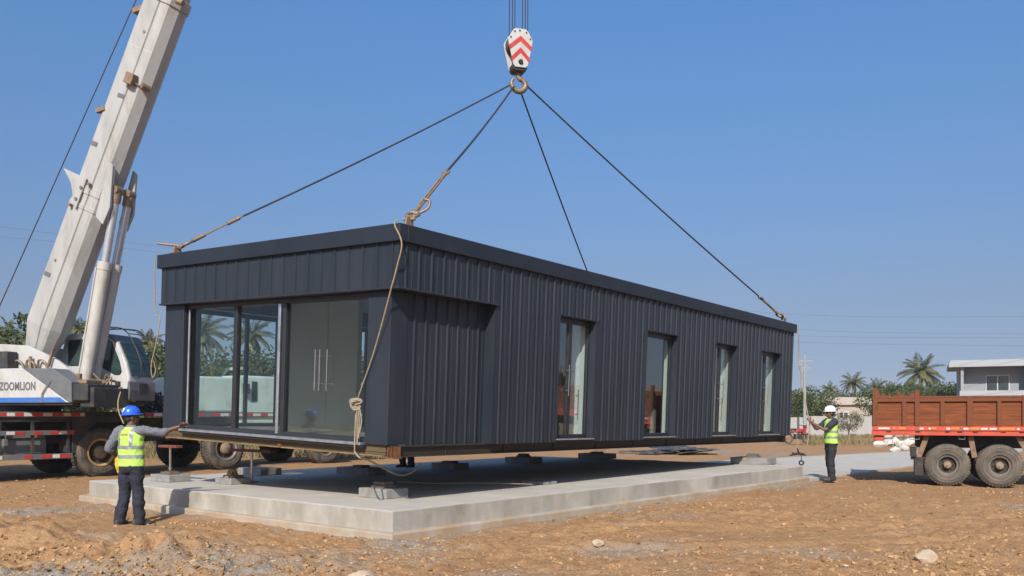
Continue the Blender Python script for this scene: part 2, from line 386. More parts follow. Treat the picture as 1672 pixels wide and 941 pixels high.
def gravel_mask(x, y):
    sx = (x-SLAB_O.x)*math.cos(SLAB_YAW)+(y-SLAB_O.y)*math.sin(SLAB_YAW); sy = -(x-SLAB_O.x)*math.sin(SLAB_YAW)+(y-SLAB_O.y)*math.cos(SLAB_YAW)
    n = fbm(x, y, .8, 4, 90)
    g = np.exp(-((x+4.9)/1.5)**2-((y-8.5)/.75)**2)*1.2+np.exp(-((x+2.9)/1.2)**2-((y-9.2)/.45)**2)*.6
    g = g+np.exp(-((x-.6)/2.2)**2-((y-10.3)/.5)**2)*.45+np.exp(-((x+8)/1.4)**2-((y-14.6)/.7)**2)*.9
    ed = np.maximum(np.maximum(-sx, sx-SLAB_L), np.maximum(-sy, sy-SLAB_W))
    g = g+np.exp(-((ed-.25)/.35)**2)*.5
    g = g+np.exp(-((x-10)/5)**2-((y-40)/6)**2)*.5
    return np.clip(g*1.1+n*.9-.12, 0, 1)
at_ = me.attributes.new('gravel', 'FLOAT', 'POINT'); at_.data.foreach_set('value', gravel_mask(X, Y).astype(np.float32).ravel())
m, nt, p, out = nodes('dirt')
tc = N(nt, 'TexCoord')
def nz(sc, det=6., ro=.6):
    n = N(nt, 'TexNoise', Scale=sc, Detail=det, Roughness=ro); nt.links.new(tc.outputs['Object'], n.inputs[0]); return n.outputs[0]
big = nz(.32, 5.); mid = nz(2.6, 8., .68); fine = nz(26., 6., .7); gr = nz(75., 3., .6)
c = ramp(nt, big, [(.34, (0.267, 0.126, 0.052)), (.5, (0.378, 0.209, 0.096)), (.66, (0.436, 0.270, 0.139))]).outputs[0]
c = mixc(nt, .66, c, ramp(nt, mid, [(.28, (0.245, 0.125, 0.054)), (.5, (0.381, 0.213, 0.100)), (.74, (0.490, 0.323, 0.178))]).outputs[0])
c = mixc(nt, .5, c, ramp(nt, fine, [(.3, (0.236, 0.125, 0.057)), (.55, (0.390, 0.226, 0.109)), (.75, (0.527, 0.364, 0.215))]).outputs[0])
ga = N(nt, 'Attribute', attribute_name='gravel')
gcol = ramp(nt, gr, [(.3, (0.176, 0.140, 0.104)), (.5, (0.296, 0.252, 0.200)), (.7, (0.432, 0.384, 0.320))]).outputs[0]
gm = N(nt, 'Math', operation='MULTIPLY_ADD'); gm.inputs[1].default_value = 1.3; nt.links.new(ga.outputs['Fac'], gm.inputs[0])
fs_ = N(nt, 'Math', operation='MULTIPLY_ADD'); fs_.inputs[1].default_value = .9; fs_.inputs[2].default_value = -.6; nt.links.new(mid, fs_.inputs[0]); nt.links.new(fs_.outputs[0], gm.inputs[2]); gm.use_clamp = True
c = mixc(nt, gm.outputs[0], c, gcol)
sp = ramp(nt, gr, [(.69, 0), (.74, 1)]); c = mixc(nt, sp.outputs[0], c, (.46, .36, .25))
nt.links.new(c, p.inputs['Base Color']); p.inputs['Roughness'].default_value = .95; p.inputs['Specular IOR Level'].default_value = .15
b1 = N(nt, 'Bump', Strength=.9, Distance=.035); nt.links.new(fine, b1.inputs['Height'])
b2 = N(nt, 'Bump', Strength=.5, Distance=.01); nt.links.new(gr, b2.inputs['Height']); nt.links.new(b1.outputs[0], b2.inputs['Normal'])
nt.links.new(b2.outputs[0], p.inputs['Normal'])
me.materials.append(m)
ground = bpy.data.objects.new('ground', me); COL.objects.link(ground); tag(ground, 'orange brown dirt building ground with clods and grey gravel patches', 'ground', kind='structure')

# loose stones nobody could count
OCT = [(1, 0, 0), (-1, 0, 0), (0, 1, 0), (0, -1, 0), (0, 0, 1), (0, 0, -1)]
OF = [(0, 2, 4), (2, 1, 4), (1, 3, 4), (3, 0, 4), (2, 0, 5), (1, 2, 5), (3, 1, 5), (0, 3, 5)]
CUB = [(-1, -1, -1), (1, -1, -1), (1, 1, -1), (-1, 1, -1), (-1, -1, 1), (1, -1, 1), (1, 1, 1), (-1, 1, 1)]
CF = [(3, 2, 1, 0), (4, 5, 6, 7), (0, 1, 5, 4), (1, 2, 6, 5), (2, 3, 7, 6), (3, 0, 4, 7)]
def scatter(name, label, n, smin, smax, mat, maskf, yl=(8.0, 24), flat=.6):
    b = MB(); k = 0
    while k < n:
        m_ = 4000; yy = yl[0]+(yl[1]-yl[0])*rng.random(m_)**1.7; xx = (rng.random(m_)-.5)*2*(.64*yy)
        keep = rng.random(m_) < maskf(xx, yy); xx = xx[keep]; yy = yy[keep]; zz = ground_z(xx, yy)
        for x, y, z in zip(xx, yy, zz):
            l = SMi @ Vector((x, y, 0))
            if -.2 < l.x < SLAB_L+25 and -.2 < l.y < SLAB_W: continue
            s = smin+(smax-smin)*random.random()**3
            shp, fc = (OCT, OF) if random.random() < .5 else (CUB, CF)
            q = .62 if shp is CUB else 1
            M = Euler((random.random()*6, random.random()*6, random.random()*6)).to_matrix()
            vs = []
            for v in shp:
                w = M @ Vector((v[0]*q*(.6+.8*random.random()), v[1]*q*(.6+.8*random.random()), v[2]*q*(.5+.6*random.random())))
                vs.append((x+w.x*s, y+w.y*s, z+s*.15+w.z*s*flat))
            b.add(vs, fc); t = random.random(); b.tone += [t]*len(vs); k += 1
            if k >= n: break
    return tag(b.build(name, mat), label, 'gravel', kind='stuff')
tonemat('gravel_mat', [(0, (.20, .14, .09)), (.6, (.32, .23, .15)), (1, (.50, .42, .33))])
tonemat('clod_mat', [(0, (.20, .112, .05)), (.5, (.34, .197, .092)), (1, (.43, .275, .142))], .95, .5, 60)
scatter('gravel', 'loose pale gravel lying over the dirt', 4500, .005, .026, 'gravel_mat', lambda x, y: .10+gravel_mask(x, y))
scatter('dirt_clods', 'broken clods of brown soil over the ground', 10500, .006, .042, 'clod_mat', lambda x, y: .10+np.clip(fbm(x, y, .7, 3, 77)+.05, 0, 1)+1.2*np.exp(-((x+4.6)/2.0)**2-((y-9.3)/1.0)**2)+.8*np.exp(-((x-4.6)/1.0)**2-((y-9.3)/.8)**2), flat=.7)

def rock(name, label, px, py, size, mat, flat=.6, seed=0):
    d = F_PX*CAM_Z/(py-HZN); x, y = (px-836)/F_PX*d, d
    rr = random.Random(seed); bm = bmesh.new(); bmesh.ops.create_icosphere(bm, subdivisions=3, radius=1)
    off = [Vector((rr.uniform(-1, 1), rr.uniform(-1, 1), rr.uniform(-1, 1))).normalized() for _ in range(9)]
    lim = [rr.uniform(.55, .85) for _ in off]
    for v in bm.verts:
        for o_, l_ in zip(off, lim):
            e = v.co.dot(o_)-l_
            if e > 0: v.co -= o_*e
        v.co *= 1+.05*rr.uniform(-1, 1)
        v.co = Vector((v.co.x*size, v.co.y*size*.8, v.co.z*size*flat))
    me = bpy.data.meshes.new(name); bm.to_mesh(me); bm.free(); me.materials.append(MATS[mat])
    me.polygons.foreach_set('use_smooth', [True]*len(me.polygons)); me.set_sharp_from_angle(angle=R(28))
    o = bpy.data.objects.new(name, me); COL.objects.link(o); o.location = (x, y, gz(x, y)+size*flat*.45)
    return tag(o, label, 'rock')
rock('rock', 'single pale rounded rock lying on bare dirt before the slab', 975, 890, .085, 'stone', .7, 1)
rock('rock', 'largest brown rock in the dirt below the red truck', 1511, 915, .15, 'stone', .62, 2)
rock('rock', 'flat tan rock at the bottom edge of the photo', 590, 936, .15, 'stone', .38, 3)
rock('rock', 'dark round rock at the left edge on the dirt mound', 12, 868, .13, 'stone_dark', .8, 4)
rock('rock', 'small white angular stone chip on the right dirt', 1378, 919, .055, 'stone_white', .35, 5)

# ================================================================== slab, path
sl = thing('foundation_slab', 'long pale concrete foundation slab under the hanging building', 'foundation', SLAB_O, (0, 0, SLAB_YAW))
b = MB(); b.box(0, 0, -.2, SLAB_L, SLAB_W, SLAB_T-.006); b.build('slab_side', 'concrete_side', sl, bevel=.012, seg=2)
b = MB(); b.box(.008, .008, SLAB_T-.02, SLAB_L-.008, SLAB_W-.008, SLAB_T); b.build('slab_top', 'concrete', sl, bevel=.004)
b = MB(); b.prism([(-.13, -.13), (SLAB_L+.1, -.13), (SLAB_L+.1, SLAB_W+.13), (-.13, SLAB_W+.13)], -.2, .085, None, 'xy'); b.build('footing', 'footing', sl, bevel=.02, seg=2)
b = MB(); b.prism([(SLAB_L+.1, -.1), (48, -.6), (48, .3), (33.8, 3.0), (24.2, 4.86), (SLAB_L+.1, 7)], -.3, .03, None, 'xy')
path = b.build('path', 'concrete'); path.location = SLAB_O; path.rotation_euler.z = SLAB_YAW; tag(path, 'pale concrete path running from the slab behind the truck', 'path', kind='structure')

def pad(px, py, label, sx=.62, sy=.42, h=.15, plates=1, rz=0):
    d = F_PX*(CAM_Z-SLAB_T)/(py-HZN); x, y = (px-836)/F_PX*d, d
    t = thing('concrete_pad', label, 'concrete pad', (x, y, SLAB_T), (0, 0, SLAB_YAW+R(90)+rz), 'concrete pads set out on the slab')
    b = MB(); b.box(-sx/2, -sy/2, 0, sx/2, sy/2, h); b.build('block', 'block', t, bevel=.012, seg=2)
    z = h
    for k in range(plates):
        w = .15-.03*k; b = MB(); b.box(-w, -w*.75, z, w, w*.75, z+.045); b.build('plate', 'plate', t, bevel=.006); z += .046
    return t, Vector((x, y, SLAB_T+z))
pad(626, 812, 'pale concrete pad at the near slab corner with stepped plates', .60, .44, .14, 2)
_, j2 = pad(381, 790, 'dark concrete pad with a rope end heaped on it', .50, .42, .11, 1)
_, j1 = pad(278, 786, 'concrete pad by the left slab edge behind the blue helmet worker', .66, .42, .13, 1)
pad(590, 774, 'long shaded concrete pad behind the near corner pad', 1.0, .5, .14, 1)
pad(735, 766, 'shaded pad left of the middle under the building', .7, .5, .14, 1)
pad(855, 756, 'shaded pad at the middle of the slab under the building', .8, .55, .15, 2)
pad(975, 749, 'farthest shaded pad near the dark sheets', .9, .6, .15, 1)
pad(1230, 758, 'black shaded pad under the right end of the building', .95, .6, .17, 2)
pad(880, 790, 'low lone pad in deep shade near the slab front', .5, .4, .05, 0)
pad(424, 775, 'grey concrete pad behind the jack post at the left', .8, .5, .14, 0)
def jack(pos, h, label, L):
    t = thing('support_jack', label, 'jack', pos, (0, 0, SLAB_YAW+R(90)), 'jacks under the front of the building')
    b = MB(); b.cyl((0, 0, 0), (0, 0, h), .022, 12); b.cyl((0, 0, h*.1), (0, 0, h*.16), .04, 12); b.build('post', 'steel', t, smooth=40)
    b = MB(); b.box(-L*.5, -.07, h, L*.5, .07, h+.045); b.build('saddle', 'rust_red', t, bevel=.006)
    b = MB(); b.box(-.08, -.08, 0, .08, .08, .015); b.build('foot', 'rust_orange', t)
jack(j1, .44, 'thin jack post with short red saddle by the left slab edge', .62)
jack(j2+Vector((.22, .35, -.16)), .55, 'thicker jack post with long red saddle behind the rope heap', 1.3)

# ================================================================== the building
bd = thing('modular_building', 'long charcoal ribbed metal modular building hanging tilted from four slings', 'building', BP, BE)
CX = .08          # front lower face
RY = .20          # recess of lower near corner
WIN = [(3.80, 5.0), (6.80, 8.17), (9.95, 11.22), (12.62, 14.0)]; WZ0, WZ1 = .06, ZP
# upper band: front and side sheets
b = MB(); b.box(.004, .03, ZP, .20, BW-.004, ZF); b.ribs((0, BW, 0), (0, -1, 0), (-1, 0, 0), BW, ZP, ZF, .285, .034, .020); b.build('front_cladding', 'cladding', bd)
b = MB(); b.ribs((2.12, 0, 0), (1, 0, 0), (0, -1, 0), BL-2.12, ZP, ZF, .232); b.ribs((0, 0, 0), (1, 0, 0), (0, -1, 0), 2.12, ZP, ZF, .255)
b.box(.2, .004, ZP, BL-.004, .2, ZF)
xs = 2.12
for (x0, x1) in WIN+[(BL, BL)]:
    n0 = math.ceil((xs-2.12)/.232-.5); ph = (2.12+(n0+.5)*.232-xs)/.232
    b.ribs((xs, 0, 0), (1, 0, 0), (0, -1, 0), x0-xs, 0, ZP, .232, phase=ph if ph > .12 else ph+1)
    b.box(xs, .005, 0, x0-.0, .2, ZP-.002)
    if x1 < BL: b.box(x0+.001, .0, 0, x1-.001, .2, WZ0)
    xs = x1
b.build('side_cladding', 'cladding', bd)
b = MB(); b.ribs((.42, RY, 0), (1, 0, 0), (0, -1, 0), 1.7, 0, ZP, .232); b.box(.42, RY+.004, 0, 2.125, RY+.1, ZP-.002); b.build('recessed_panel', 'cladding', bd)
b = MB(); b.box(2.10, .006, 0, 2.118, RY+.05, ZP-.002); b.build('recess_reveal', 'cladding', bd)
# lip under the upper band
b = MB(); b.box(-.03, -.03, ZP-.028, .16, BW+.02, ZP); b.box(.16, -.03, ZP-.028, 2.16, .16, ZP); b.build('drip_edge', 'frame_dark', bd, bevel=.004)
b = MB(); b.box(.01, .16, ZP-.010, .4, BW-.02, ZP-.002); b.box(.4, .16, ZP-.01, 2.1, .24, ZP-.002); b.build('soffit', 'frame_dark', bd)
# parapet fascia
b = MB(); o_ = .06
b.box(-o_, -o_, ZF, .1, BW+o_, ZT); b.box(.1, -o_, ZF, BL+o_, .1, ZT); b.box(BL-.1, .1, ZF, BL+o_, BW+o_, ZT); b.box(.1, BW-.1, ZF, BL-.1, BW+o_, ZT)
b.build('fascia', 'fascia', bd, bevel=.006)
b = MB(); b.box(.1, .1, 2.74, BL-.1, BW-.1, 2.80); b.build('roof', 'frame_dark', bd)
# pillars
b = MB(); b.box(CX, RY, 0, .42, .64, ZP-.03); b.build('corner_pillar', 'cladding', bd, bevel=.006)
b = MB(); b.box(CX, 5.10, 0, .42, BW-.02, ZP-.03); b.build('corner_pillar', 'cladding', bd, bevel=.006)
# rear and far walls; left long wall with two glazed openings
LW = BW-.14
b = MB(); b.box(BL-.15, .2, 0, BL-.002, BW-.01, 2.73); b.build('end_wall', 'cladding', bd)
b = MB(); b.box(.2, LW, ZP, BL-.15, BW-.004, ZF); b.box(2.45, LW, 0, 3.6, BW-.004, ZP); b.box(5.3, LW, 0, BL-.15, BW-.004, ZP); b.box(3.6, LW, 0, 5.3, BW-.004, .12); b.build('rear_wall', 'cladding', bd)
for (x0, x1) in ((.44, 2.43), (3.62, 5.28)):
    w = MB(); w.box(x0, LW+.03, .02, x1, LW+.09, .09); w.box(x0, LW+.03, 2.03, x1, LW+.09, ZP-.012); w.box(x0, LW+.03, .09, x0+.06, LW+.09, 2.03); w.box(x1-.06, LW+.03, .09, x1, LW+.09, 2.03); w.box((x0+x1)/2+.24, LW+.03, .09, (x0+x1)/2+.30, LW+.09, 2.03)
    fr = w.build('rear_window', 'frame_dark', bd); g = MB(); g.box(x0+.05, LW+.055, .08, x1-.05, LW+.065, 2.04); g.build('pane', 'pane', fr)
# inside
b = MB(); b.box(.3, .2, -.01, BL-.15, LW, .03); b.build('interior_floor', 'floor_grey', bd)
b = MB(); b.box(.3, .2, 2.42, BL-.15, LW, 2.46); b.build('ceiling', 'ceiling_white', bd)
b = MB(); b.box(2.50, 3.45, .03, 2.60, LW, 2.42); b.build('partition', 'inner_wall', bd)
b = MB(); b.box(5.7, .24, .03, 5.8, LW, 2.42); b.build('partition', 'inner_dark', bd)
b = MB(); b.box(.42, RY+.12, .03, 2.14, RY+.18, 2.42); b.box(2.14, .21, .03, 3.78, .24, 2.42); b.build('interior_lining', 'inner_wall', bd)
for x in (8.9, 11.9):
    b = MB(); b.box(x, .9, .03, x+.1, LW, 2.42); b.build('partition', 'inner_dark', bd)
# front glazing
gx_ = .20
fw = thing('front_glazing', None, None); fw.parent = bd
b = MB()
z0, z1 = .0, 2.03
b.box(.14, .645, z1, .30, 5.095, ZP-.03)                      # head
b.box(gx_-.05, .645, .02, gx_+.05, 5.095, .085)               # bottom rail
for y0, y1 in ((5.03, 5.095), (.645, .69), (3.72, 3.81)): b.box(gx_-.045, y0, .085, gx_+.045, y1, z1)
b.box(gx_-.05, 2.50, .085, gx_+.05, 2.58, z1)
b.build('window_frame', 'frame_dark', fw, bevel=.005)
for y0, y1 in ((2.60, 2.655), (5.00, 5.028)):
    b = MB(); b.box(gx_-.075, y0, .05, gx_-.052, y1, z1-.01); b.build('mullion', 'aluminium', fw, bevel=.003)
for y0, y1 in ((3.81, 5.03), (2.58, 3.72), (1.6, 2.50), (.69, 1.58)):
    b = MB(); b.box(gx_-.006, y0, .07, gx_+.006, y1, z1+.01); b.build('pane', 'pane', fw)
def pull(parent, M, z0, z1):
    b = MB()
    b.cyl(M @ Vector((0, -.06, z0)), M @ Vector((0, -.06, z1)), .0095, 10)
    for z in (z0+.1, z1-.1): b.cyl(M @ Vector((0, -.06, z)), M @ Vector((0, .0, z)), .009, 8)
    b.build('handle', 'handle_metal', parent, smooth=50)
FM = Matrix.Rotation(R(-90), 4, 'Z')
for y in (1.52, 1.68): pull(fw, Matrix.Translation((gx_-.008, y, 0)) @ FM, .72, 1.32)
pull(fw, Matrix.Translation((gx_-.008, 1.78, 0)) @ FM, .72, 1.32)
b = MB(); b.box(.02, .66, -.018, .16, 5.09, .018); b.build('front_sill', 'aluminium', bd, bevel=.004)
b = MB(); b.box(.05, .64, -.055, .3, 5.1, -.02); b.build('sill_board', 'frame_dark', bd)
# side windows
for k, (x0, x1) in enumerate(WIN):
    w = thing('side_window', None, None); w.parent = bd
    b = MB(); fy = .14
    b.box(x0+.02, fy, WZ0, x1-.02, fy+.06, WZ0+.06); b.box(x0+.02, fy, WZ1-.10, x1-.02, fy+.06, WZ1-.01)
    b.box(x0+.02, fy, WZ0+.06, x0+.07, fy+.06, WZ1-.10); b.box(x1-.07, fy, WZ0+.06, x1-.02, fy+.06, WZ1-.10)
    xm = (x0+x1)/2-.03
    if k != 1: b.box(xm-.05, fy, WZ0+.06, xm+.05, fy+.06, WZ1-.10)
    b.build('window_frame', 'frame_dark', w, bevel=.004)
    b = MB(); b.box(x0, -.02, WZ0, x0+.018, .21, WZ1); b.box(x1-.018, .002, WZ0, x1, .21, WZ1); b.box(x0+.018, .002, WZ1-.012, x1-.018, .21, WZ1-.003); b.build('reveal', 'cladding', w)
    b = MB(); b.box(x0+.06, fy+.025, WZ0+.05, x1-.06, fy+.035, WZ1-.09); b.build('pane', 'pane_side', w)
    b = MB(); b.box(x0+.02, -.035, WZ0-.025, x1-.02, .14, WZ0-.004); b.build('sill', 'aluminium', w, bevel=.003)
    dp = (.30, .10, .46, .46)[k]
    b = MB(); b.box(x1-.03, .215, WZ0, x1-.002, .2+dp, WZ1-.02); b.build('jamb_lining', 'lining', w)
    if k > 1: b = MB(); b.box(x0+.07, .24, WZ0, x0+.24, .26, WZ1-.1); b.build('blind', 'lining', w)
    if k != 1:
        for dx in (-.09, .09): pull(w, Matrix.Translation((xm+dx, fy+.0, 0)), .78, 1.32)
# base frame of steel beams
def ibeam(b, x0, y0, x1, y1, fl=.05, out=(0, -1)):
    pass
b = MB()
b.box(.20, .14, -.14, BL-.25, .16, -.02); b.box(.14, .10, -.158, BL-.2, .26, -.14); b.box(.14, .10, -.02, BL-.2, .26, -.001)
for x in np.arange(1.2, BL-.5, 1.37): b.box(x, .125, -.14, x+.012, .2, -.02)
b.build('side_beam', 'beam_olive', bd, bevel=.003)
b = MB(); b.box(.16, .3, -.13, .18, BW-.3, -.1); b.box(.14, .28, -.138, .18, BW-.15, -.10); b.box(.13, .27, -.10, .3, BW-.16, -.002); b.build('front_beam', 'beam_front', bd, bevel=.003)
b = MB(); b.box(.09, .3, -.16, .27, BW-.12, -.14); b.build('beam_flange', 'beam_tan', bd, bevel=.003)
for y0 in (.06, BW-.24):
    b = MB(); b.box(.10, y0+.03, -.175, .27, y0+.17, -.16)
    for q in (.03, .09, .155): b.box(.12, y0+q, -.16, .24, y0+q+.012, -.01)
    b.build('corner_bracket', 'rust_orange', bd)
b = MB(); b.box(.08, 2.46, -.155, .13, 2.52, -.1); b.build('corner_bracket', 'rust_orange', bd)
b = MB(); b.box(.3, BW-.3, -.19, BL-.2, BW-.12, -.002)
for x in np.arange(1.5, BL-.6, 2.4): b.box(x, .27, -.16, x+.1, BW-.31, -.012)
b.build('under_frame', 'crane_dark', bd)
b = MB(); b.box(BL-.22, .1, -.18, BL-.06, BW-.1, -.004); b.build('end_beam', 'rust_orange', bd)
LUGS = [Vector((.22, .05, ZT)), Vector((.06, BW-.35, ZT)), Vector((BL-.42, .12, ZT)), Vector((BL-.5, BW-.2, ZT))]
for l in LUGS:
    b = MB(); b.prism([(-.09, -.02), (.09, -.02), (.06, .13), (-.06, .13)], -.018, .018, Matrix.Translation(l)); b.box(l.x-.11, l.y-.06, ZT-.0+.001, l.x+.11, l.y+.06, ZT+.016); b.build('lifting_lug', 'hardware', bd, bevel=.004)

# ================================================================== hook, slings, ropes
HD = 19.2; HK = at(847, 138, HD)
names = ['wire sling from the hook to the near front roof corner', 'wire sling from the hook to the left front roof corner', 'wire sling running from the hook down to the far right roof corner', 'thin wire sling passing behind the roof edge from the hook']
for i, l in enumerate(LUGS):
    p1 = BM @ (l+Vector((0, 0, .10))); t = thing('wire_sling', names[i], 'sling', p1, group='slings from the hook to the roof corners')
    H0 = HK+Vector(((-.10, -.16, .12, .02)[i], (-.02, 0, 0, .05)[i], (-.04, 0, .02, -.08)[i]))-p1
    d = H0.normalized(); q = H0*(.26 if i == 0 else .16 if i == 1 else .115); n_ = H0.length
    sag = Vector((0, 0, -.012*n_))
    b = MB(); b.tube(bez(q, (q+H0)/2+sag, H0, 14), .019, 6); b.build('cable', 'wire', t, smooth=60)
    a = d.cross(Vector((0, 0, 1))).normalized()
    b = MB()
    for s_ in (-1, 1): b.tube([d*.26+a*.0, d*.5+a*.02*s_, q*.8+a*.02*s_, q-d*.08], .017, 6)
    b.tube([d*.3, d*.55], [.035, .03], 8); b.tube([q-d*.32, q-d*.06], .032, 8)
    b.build('lower_strand', 'sling_low', t, smooth=60)
    nv = a.cross(d)
    b = MB(); b.tube([q-d*.07+(a*math.cos(w)*.05+d*math.sin(w)*.085) for w in [2*PI*k/16 for k in range(16)]], .017, 6, closed=True); b.build('link', 'hardware', t, smooth=60)
    b = MB(); b.tube([d*.2+(a*math.cos(w)*.085+d*math.sin(w)*.10) for w in [2*PI*k/16 for k in range(16)]], .026, 8, closed=True)
    b.cyl(d*.02-a*.08, d*.02+a*.08, .025, 8); b.tube([Vector((0, 0, 0)), d*.12], .035, 8); b.build('shackle', 'hardware', t, smooth=60)
    if i < 2:
        b = MB(); w0 = d*.24
        sx = Vector((.0, 0, 0)); b.tube(spline([w0, w0+Vector((.10, 0, .02)), w0+Vector((.2, 0, .08)), w0+Vector((.22, 0, .17)), w0+Vector((.15, 0, .2))] if i == 0 else [w0*.4, Vector((-.2, 0, .07)), Vector((-.34, 0, .09))], 5), .02, 7); b.build('spare_hook', 'hardware', t, smooth=60)

hb_c = at(846, 86, HD); a_ = R(17)
hb = thing('hook_block', 'white crane hook block with red chevrons hanging above the building', 'hook block', hb_c, (0, 0, a_))
k_ = HD/F_PX
def cheek(y):
    pts = [(-.165, .40), (-.11, .445), (.11, .445), (.175, .40), (.275, .22), (.262, .10), (.165, -.33), (.12, -.385), (-.12, -.385), (-.165, -.33), (-.262, .10), (-.275, .22)]
    b = MB(); b.prism(pts, y-.012, y+.012); return b.build('cheek_plate', 'crane_white', hb, bevel=.006)
cp = cheek(-.17); cheek(.17)
for zc in (.13, -.12):
    wd = .26 if zc > 0 else .212; b = MB(); hh = .085
    b.prism([(-wd, zc-.02-hh*.5), (0, zc+.16-hh*.0), (wd, zc-.02-hh*.5), (wd-.02, zc-.02-hh*1.6), (0, zc+.16-hh*1.35), (-wd+.02, zc-.02-hh*1.6)], -.188, -.1825); b.build('chevron', 'strip_red', cp)
b = MB(); b.lathe([(-.03, .0), (-.03, .045), (0, .055), (.03, .055)], (0, -.19, -.27), (0, 1, 0), 16); b.build('pin_cap', 'dark_steel', hb, smooth=40)
for x, z in ((-.13, .37), (.13, .37), (-.22, .24), (.22, .24), (-.02, .40)): b = MB(); b.cyl((x, -.195, z), (x, -.18, z), .018, 8); b.build('bolt', 'dark_steel', cp)
for y in (-.1, 0, .1):
    b = MB(); b.lathe([(-.03, .0), (-.03, .255), (-.012, .225), (.012, .225), (.03, .255), (.03, 0)], (0, y, .17), (0, 1, 0), 24); b.build('sheave', 'dark_steel', hb, smooth=40)
b = MB(); b.prism([(-.16, -.28), (.16, -.28), (.155, -.42), (.10, -.455), (-.10, -.455), (-.155, -.42)], -.15, .15); b.build('trunnion', 'dark_steel', hb, bevel=.02)
b = MB(); b.cyl((0, 0, -.44), (0, 0, -.55), .05, 12)
hk = [(0, -.52), (.03, -.57), (.115, -.60), (.165, -.68), (.145, -.77), (.06, -.835), (-.05, -.825), (-.13, -.75), (-.15, -.66), (-.11, -.58)]
b.tube(spline([Vector((x, 0, z)) for x, z in hk], 4), [.05]*4+[.055]*4+[.058]*4+[.062]*4+[.064]*4+[.064]*4+[.058]*4+[.05]*4+[.035]*5, 10); b.build('hook', 'hardware', hb, smooth=60)
b = MB(); b.box(-.012, -.02, -.62, .012, .02, -.53); b.bar((-.1, 0, -.60), (.02, 0, -.55), .03, .015); b.build('latch', 'steel', hb)
TIP = Vector((.25, 19.15, 31.4))
for k, px in enumerate((831.5, 836.5, 840.5, 853, 857.5, 861.5)):
    p0 = at(px, 60, HD); p1 = Vector((TIP.x+(px-846)/F_PX*HD*1.0, 19.2, TIP.z-.4))
    b = MB(); b.tube([Vector((0, 0, 0)), p1-p0], .012, 6); o = b.build('hoist_rope', 'wire', None, p0); tag(o, 'thin dark hoist wire running up from the hook block', 'wire rope', 'hoist wires above the hook block')

# tag ropes
BMi = BM.inverted()
def on_front(px, py, x):       # where the sight line through a pixel meets the building's plane at local x
    o = BMi @ Vector((0, 0, CAM_Z)); d = (BMi.to_3x3() @ Vector(((px-836)/F_PX, 1, -(py-HZN)/F_PX))); return BM @ (o+d*((x-o.x)/d.x))
def rope(pts, name, label, mat='rope', r=.013, cat='rope', group=None):
    o0 = Vector(pts[0]); b = MB(); b.tube([Vector(p)-o0 for p in spline(pts, 8)], r, 6)
    o = b.build(name, mat, None, o0, smooth=80); return tag(o, label, cat, group)
L0 = BM @ Vector((.0, .06, ZT+.06))
fr_ = lambda px, py, d: at(px, py, d)
nr = [L0, BM @ Vector((-.075, .02, ZT-.03)), on_front(656, 398, -.08), on_front(647, 440, -.06), on_front(638, 474, -.055), on_front(626, 520, -.02), on_front(609, 580, .03), on_front(588, 640, .05), on_front(582, 660, .05), on_front(580, 700, .04), on_front(579, 728, -.03), fr_(579, 738, 11.9)]
tr = rope(nr, 'tag_rope', 'tan rope hanging slack from the near roof corner down the glass front', 'rope', .0105, group='tag ropes')
b = MB(); kc = on_front(581, 658, .02)-nr[0]
for k in range(5):
    ph = k*1.1; b.tube([kc+Vector((.075*math.cos(w)*(.8+.1*k), .03*math.sin(w+ph), .04*math.sin(w)+.02*k-.06)) for w in [2*PI*i/14 for i in range(14)]], .012, 6, closed=True)
for k in range(3): b.tube(spline([kc+Vector((.05-.02*k, -.02, -.05)), kc+Vector((.08-.03*k, -.01, -.25)), kc+Vector((.05-.015*k, 0, -.42-.07*k))], 5), .011, 6)
b.build('rope_knot', 'rope_grey', tr, smooth=80)
lr = [fr_(579, 738, 11.9), fr_(588, 748, 11.7), fr_(602, 752, 12.2), fr_(625, 764, 12.7), fr_(645, 774, 12.9), fr_(660, 776, 13.1), fr_(675, 770, 13.2), fr_(687, 757, 13.3)]
rope(lr, 'loose_rope', 'pale rope end sagging in a loop under the near building corner', 'rope_grey', .012)
rope([at(650, 784, 13.6)+Vector((0, 0, -.02)), at(680, 788, 13.9), at(720, 789.5, 14.2), at(800, 789, 14.6), at(870, 791, 14.5)], 'loose_rope', 'thin pale line lying across the shaded slab', 'rope_grey', .006)
b = MB(); t0 = j2
for k in range(14):
    w = k*1.3; b.tube(spline([t0+Vector((.13*math.cos(w), .10*math.sin(w)-.1, -.045)), t0+Vector((.05*math.cos(w+1), .04*math.sin(w+1)-.05, .05+.012*(k % 6))), t0+Vector((.12*math.cos(w+2.2), .11*math.sin(w+2.2)-.08, -.04))], 5), .011, 5)
o = b.build('rope_heap', 'rope', None, smooth=80); tag(o, 'small heap of frayed tan rope on a dark pad', 'rope')

